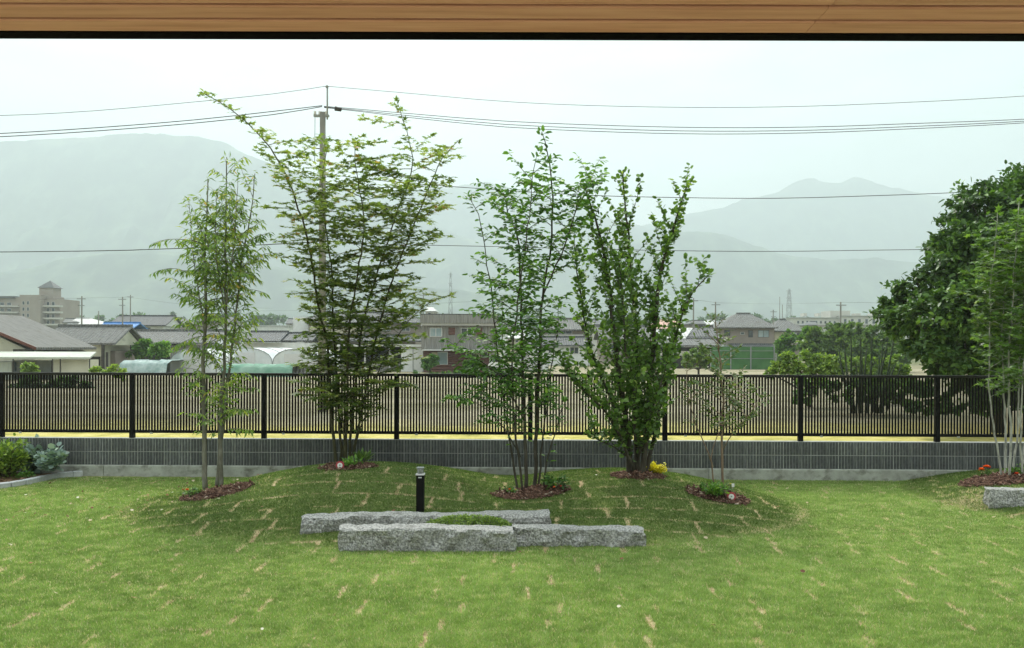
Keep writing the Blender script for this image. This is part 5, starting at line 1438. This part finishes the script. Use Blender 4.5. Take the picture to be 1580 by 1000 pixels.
def far_pole(px, top, Y, label, arms=1, r=.11, kind='utility_pole'):
    c = P(px, HOR, Y); H = P(px, top, Y).z-FZ
    o = thing(kind, label, 'utility pole', (c.x, Y, FZ), 0, 'distant utility poles')
    mb = MB(); mb.tube([(0,0,0),(0,0,H)], [r*1.2, r*.8], 7); mb.build('post', M['pole_conc'], o)
    for i in range(arms):
        mb = MB(); mb.box(-.6+.15*i, .6-.15*i, -.2, -.1, H-.45-.9*i, H-.33-.9*i); mb.build('crossarm', M['steel'], o)
fp = [(126,457,110,2,'distant utility pole between the apartment block and the left trees'),(152,480,140,0,'short pole above the blue roofed shed'),(189,458,120,2,'thick pole behind the blue roofed shed'),(201,455,150,1,'thin pole just right of the thick one by the blue shed'),
      (653,452,130,2,'pole with two arms right of the maple at its pointing branch'),(637,455,170,1,'thin pole left of the two armed pole'),(775,458,125,1,'pole above the right end of the two storey building'),(1047,478,120,0,'short pole above the dark gabled house'),(1070,460,110,1,'pole right of the bushy tree'),(1104,466,110,1,'dark pole left of the taupe roof'),
      (1297,466,95,1,'slim pole in front of the long pale building'),(1193,478,150,2,'pole above the beige house'),(1207,470,200,0,'short thick mast left of the pylon'),(1203,458,230,0,'thin mast left of the pylon')]
for px, top, Y, arms, lb in fp: far_pole(px, top, Y, lb, arms)
def pylon(px, top, Y, w, label):
    c = P(px, HOR, Y); H = P(px, top, Y).z-FZ; w = w/F*Y/2
    o = thing('pylon', label, 'pylon', (c.x, Y, FZ), 0)
    mb = MB(); r = .13*Y/400
    hw = lambda z: w*(1-0.82*(z/H))
    for sx_ in (-1, 1):
        for sy in (-1, 1): mb.tube([(sx_*w, sy*w, 0), (sx_*hw(H*.97), sy*hw(H*.97), H*.97)], r, 4)
    n = 9
    for i in range(n):
        z0_, z1_ = H*i/n, H*(i+1)/n*.99
        for sy in (-1, 1):
            mb.tube([(-hw(z0_), sy*hw(z0_), z0_), (hw(z1_), sy*hw(z1_), z1_)], r*.6, 3); mb.tube([(hw(z0_), sy*hw(z0_), z0_), (-hw(z1_), sy*hw(z1_), z1_)], r*.6, 3)
    mb.build('lattice', M['steel'], o)
    for k_ in (.72, .84, .95):
        mb = MB(); mb.tube([(-w*.75, 0, H*k_), (w*.75, 0, H*k_)], r*.8, 4); mb.build('arm', M['steel'], o)
pylon(1217.5, 444, 420, 13, 'steel lattice pylon rising behind the beige house')
pylon(695, 418, 560, 9, 'thin distant lattice pylon right of the maple')
for pts, lb in (([(60,462,110),(126,460,110),(189,459,120),(201,459,150),(290,470,150),(420,476,160)], 'thin far wire over the blue roofed shed'),
                ([(380,480,150),(470,479,150),(560,477,160)], 'thin far wire behind the maple trunks'),
                ([(900,470,125),(1070,463,110),(1104,467,110),(1203,469,230),(1297,467,95),(1360,468,100)], 'thin far wire above the taupe and beige houses'),
                ([(640,470,140),(775,464,125),(900,468,125)], 'thin far wire above the two storey building')):
    wire('overhead_wire', lb, pts, .012, 'thin far wires over the town')

# ------------------------------------------------------------------ background vegetation
def leafy(name, label, cat, base, blobs, n, size, material, seed, tmpl=T_OVAL, trunk=True, group=None, bark=None, tone=.45, clump=.26):
    """blobs: (px, py, dY, rpx) spheres of foliage seen at photo pixels."""
    rg = np.random.default_rng(seed)
    root = thing(name, label, cat, tuple(base), 0, group)
    Y = base.y; B_ = []
    for px, py, dY, rp in blobs:
        c = P(px, py, Y+dY); B_.append((np.array([c.x, c.y, c.z]), rp/F*(Y+dY)))
    w = np.array([r*r for _, r in B_]); w /= w.sum()
    nc = max(30, n//55)
    ci = rg.choice(len(B_), nc, p=w)
    dirs = unit(rg.normal(size=(nc, 3)))
    cen = np.array([B_[i][0] for i in ci]) + dirs*np.array([B_[i][1] for i in ci])[:, None]*(0.55+0.5*rg.random(nc))[:, None]
    rad = np.array([B_[i][1] for i in ci])
    k = rg.integers(0, nc, n)
    cs = clump*rad[k][:, None]*(0.5+0.9*rg.random(nc))[k][:, None]
    off = rg.normal(size=(n, 3)); off[:, 2] *= 0.55
    pos = cen[k] + off*cs*0.62
    pos[:, 2] = np.maximum(pos[:, 2], FZ+0.05)
    out_ = unit(cen[k]-np.array([B_[i][0] for i in ci])[k])
    nrm = out_*0.6 + np.array([0, 0, .9]) + rg.normal(size=(n, 3))*0.5
    d = out_ + rg.normal(size=(n, 3))*0.8; d[:, 2] -= .2
    tc = rg.normal(0, .10, nc)
    var = np.clip(tone + tc[k] + rg.normal(0, .15, n), 0, 1)
    bo = np.array(tuple(base))
    link('foliage', leaf_mesh('foliage', pos-bo, d, nrm, size*(0.6+0.8*rg.random(n)), tmpl, var, material), root, 'stuff')
    if trunk:
        mb = MB()
        hub = Vector((0, 0, 0.25*(max(c[2] for c, _ in B_)-base.z)))
        R = 0.028*max(r for _, r in B_)+0.04
        mb.tube([(0,0,-.1), hub*.5, hub], [R*2.2, R*1.8, R*1.6], 8)
        for c, r in B_:
            v = Vector(c)-Vector(bo); mid = hub.lerp(v, .5)+Vector((rg.normal()*.1*r, rg.normal()*.1*r, .1*r))
            mb.tube([hub, mid, v], [R, R*.7, R*.25], 6)
            for q in range(7):
                dq = Vector(unit(rg.normal(size=3)))
                mb.tube([v.lerp(mid, .3), v+dq*r*.6, v+dq*r*1.0+Vector((0,0,.1*r))], [R*.3, R*.18, R*.05], 4, False)
        mb.build('trunk', bark or M['bark_dark'], root)
    return root
YB = 24.0
bb = P(1540, HOR, YB); bb.z = FZ
leafy('broadleaf_tree', 'huge dense dark green tree rising behind the fence at the right edge', 'tree', bb,
      [(1575,330,0,55),(1520,322,-.5,42),(1492,330,.3,32),(1478,372,-.8,36),(1464,392,.2,30),(1450,425,-.5,30),(1500,400,-1.5,45),(1560,400,-1.5,60),(1410,448,.3,32),(1385,478,.6,26),(1400,500,0,28),(1440,490,-1.2,40),
       (1500,470,-2,50),(1560,480,-2,60),(1430,535,-.6,28),(1480,540,-1.6,38),(1540,550,-1.5,50),(1610,300,0,55),(1650,360,0,80),(1640,470,-.5,90),(1720,430,1,90),(1690,540,0,70),(1460,560,-.4,26),(1520,590,-1,40),(1600,590,-1,50),(1590,370,-2,40)],
      88000, .16, M['leaf_big'], 201, tone=.45, clump=.30)
# bushes and small trees right of centre
def gz(px, Y): v = P(px, HOR, Y); v.z = FZ; return v
BG = 'green trees behind the fence at the right'
leafy('bushy_tree', 'light green bushy tree in front of the long pale building', 'tree', gz(1270, 88), [(1262,528,0,18),(1285,522,0,20),(1308,520,.5,18),(1275,545,-1,20),(1300,545,-1,22),(1250,545,0,16)], 12000, .42, M['leaf_bush'], 211, group=BG, tone=.35)
leafy('bushy_tree', 'rounded green tree just left of the big dark tree', 'tree', gz(1345, 84), [(1330,520,0,18),(1352,522,0,18),(1372,530,0,18),(1340,545,-1,22),(1365,550,-1,22),(1320,548,-1,16),(1388,548,0,14)], 12000, .40, M['leaf_bush'], 212, group=BG, tone=.32)
leafy('bushy_tree', 'small dark green tree by the beige house wall', 'tree', gz(1212, 95), [(1212,530,0,11),(1208,545,0,12),(1218,520,0,7),(1240,530,0,10),(1250,515,1,10)], 4500, .42, M['leaf_mid'], 213, group=BG, tone=.5)
leafy('spreading_bush', 'yellow green spreading bush just above the fence', 'bush', gz(1250, 34), [(1222,558,0,14),(1250,556,0,14),(1275,562,0,14),(1205,568,0,12),(1235,572,-.3,14),(1265,576,-.3,16),(1290,566,.3,14),(1185,574,0,8)], 9000, .13, M['leaf_bush'], 214, group=None, tone=.72)
leafy('spreading_bush', 'yellow green bush behind the dark spiky stems', 'bush', gz(1345, 36), [(1318,560,0,14),(1345,566,0,14),(1375,562,0,14),(1390,575,0,12),(1330,580,0,16),(1360,582,0,16)], 7000, .14, M['leaf_bush'], 215, tone=.62)
M['stem_green'] = mat('dark_green_stem', [(0.3, (0.018,0.028,0.014)), (0.7, (0.035,0.05,0.026))], scale=8, rough=.9)
# dark upright stems (pruned orchard shoots)
rg = random.Random(5)
c = gz(1335, 30)
sh = thing('bare_stem_clump', 'cluster of dark upright spiky stems just behind the fence at the right', 'plant', tuple(c))
for i in range(20):
    px = 1292+98*i/19+rg.uniform(-3, 3); top = rg.uniform(512, 565); bpx = 1335+(px-1335)*0.55 + rg.uniform(-4, 4)
    a_ = P(bpx, 638, 30+rg.uniform(-.6, .6)); t_ = P(px, top, a_.y+rg.uniform(-.2, .2)); mid = a_.lerp(t_, .5)+Vector((rg.uniform(-.1, .1), 0, 0))
    mb = MB(); mb.tube([a_-c, mid-c, t_-c], [.035, .045, .02], 5)
    s_ = mb.build('stem', M['stem_green'], sh)
    n = 70; R2 = np.random.default_rng(i); u = R2.random(n)**.8
    pos = np.array([tuple(a_.lerp(t_, float(q))-c) for q in u])+R2.normal(size=(n, 3))*.045
    d = R2.normal(size=(n, 3))*.5; d[:, 2] += 1
    link('leaves', leaf_mesh('leaves', pos, d, R2.normal(size=(n, 3)), np.full(n, .09), T_LANCE, np.clip(R2.normal(.10, .1, n), 0, 1), M['leaf_big']), s_, 'stuff')
# low greenery in the middle distance
leafy('garden_bush', 'dark green bush in front of the long low house', 'bush', gz(225, 78), [(212,540,0,9),(222,534,0,9),(232,542,0,8),(206,546,0,6)], 2500, .33, M['leaf_mid'], 221, tone=.5)
leafy('garden_bush', 'green bush beside the rounded greenhouse', 'bush', gz(247, 75), [(242,540,0,8),(252,538,0,8),(250,546,0,7)], 1800, .33, M['leaf_mid'], 222, tone=.65)
leafy('small_field_tree', 'small light green tree at the field edge beside the dark gabled house', 'tree', gz(1078, 70), [(1068,548,0,9),(1080,545,0,9),(1090,556,0,7),(1062,560,0,7)], 2500, .30, M['leaf_bush'], 223, tone=.5)
leafy('garden_bush', 'bush beside the red brown wall of the two storey building', 'bush', gz(664, 75), [(660,560,0,7),(668,556,0,6)], 1200, .3, M['leaf_mid'], 224, tone=.4)
leafy('garden_bush', 'reddish green bush under the window of the two storey building', 'bush', gz(727, 76), [(722,563,0,6),(732,562,0,6)], 1000, .3, M['leaf_mid'], 225, tone=.4)
leafy('weed_clump', 'yellow green weeds behind the fence near the cream house', 'weeds', gz(165, 40), [(148,574,0,7),(160,572,0,6),(178,572,0,8),(190,578,0,7)], 1500, .14, M['leaf_bush'], 226, trunk=False, tone=.85)
leafy('weed_clump', 'light green shrub in front of the lean-to', 'shrub', gz(47, 50), [(42,568,0,7),(50,564,0,6),(54,572,0,6)], 900, .18, M['leaf_bush'], 227, trunk=False, tone=.75)
leafy('far_trees', 'strip of dark trees at the foot of the hills behind the town', 'trees', gz(560, 420), [(x_, 497+((x_*7) % 5), (x_ % 7)*9, 9+(x_ % 4)) for x_ in range(100, 1360, 17)], 26000, 1.9, M['leaf_big'], 230, trunk=False, tone=.4).get('label')

for (a, c_, py, Yb, rr_, n_, lb, tn) in ((1228, 1420, 594, 30, 8, 3500, 'dark green undergrowth bank behind the fence below the green trees', .62), (1400, 1620, 596, 23, 12, 5000, 'dark undergrowth under the huge tree behind the fence', .45), (20, 150, 590, 48, 6, 2500, 'low dark weeds behind the fence before the cream house', .35), (640, 800, 578, 66, 4, 2000, 'low weeds before the two storey building', .4)):
    gb_ = gz((a+c_)/2, Yb)
    leafy('undergrowth', lb, 'undergrowth', gb_, [(x_, py+((x_*13) % 9)-2, ((x_*5) % 11-5)*.12, rr_*(.7+((x_*7) % 10)*.06)) for x_ in range(a, c_, int(rr_*.9))] + [(x_, py+rr_*1.5+8, ((x_*5) % 7-3)*.12, rr_*1.1) for x_ in range(a, c_, int(rr_*1.2))], n_, .16*Yb/25, M['leaf_big'], 240+a, trunk=False, tone=tn)

Yt = 73.0
ct = P(783, HOR, Yt)
tr = thing('light_truck', 'small white truck parked beside the two storey building behind the middle tree', 'truck', (ct.x, Yt, FZ))
mb = MB()
prof = [(-.98,.35),(-1.7,.35),(-1.75,.9),(-1.55,1.15),(-1.15,1.75),(-.45,1.78),(-.42,.35)]
mb.add([(x, -.68, z) for x, z in prof]+[(x, .68, z) for x, z in prof], [tuple(range(6, -1, -1)), tuple(range(7, 14))]+[(i, (i+1) % 7, 7+(i+1) % 7, 7+i) for i in range(7)])
mb.build('cab', M['white_paint'], tr)
mb = MB(); mb.box(-.40, 1.65, -.7, .7, .62, .70); mb.box(-.40, 1.65, -.7, -.66, .70, 1.0); mb.box(-.40, 1.65, .66, .7, .70, 1.0); mb.box(1.61, 1.65, -.66, .66, .70, 1.0); mb.box(-.40, 1.6, -.3, .3, .4, .62)
mb.build('cargo_bed', M['white_paint'], tr)
mb = MB(); mb.add([(-1.42,-.69,1.15),(-.6,-.69,1.15),(-.6,-.69,1.62),(-1.1,-.69,1.62),(-1.42,-.685,1.15),(-.6,-.685,1.15),(-.6,-.685,1.62),(-1.1,-.685,1.62)], [(0,1,2,3),(7,6,5,4),(0,4,5,1),(1,5,6,2),(2,6,7,3),(3,7,4,0)]); mb.build('window', M['glass_dark'], tr)
for wx_ in (-1.15, 1.1):
    for wy_ in (-.60, .60):
        mb = MB(); mb.add([(wx_+.29*math.cos(2*PI*k/14), wy_+sd_*.08, .29+.29*math.sin(2*PI*k/14)) for sd_ in (-1, 1) for k in range(14)], [tuple(range(13, -1, -1)), tuple(range(14, 28))]+[(k, (k+1) % 14, 14+(k+1) % 14, 14+k) for k in range(14)])
        w_ = mb.build('wheel', M['black_metal'], tr)
        mb = MB(); mb.lathe([(.12, -.01), (.10, .0)], (0, 0, 0), 10); h_ = mb.build('hub', M['steel'], w_); h_.location = (wx_, wy_-.085 if wy_ < 0 else wy_+.085, .29); h_.rotation_euler = (PI/2, 0, 0)
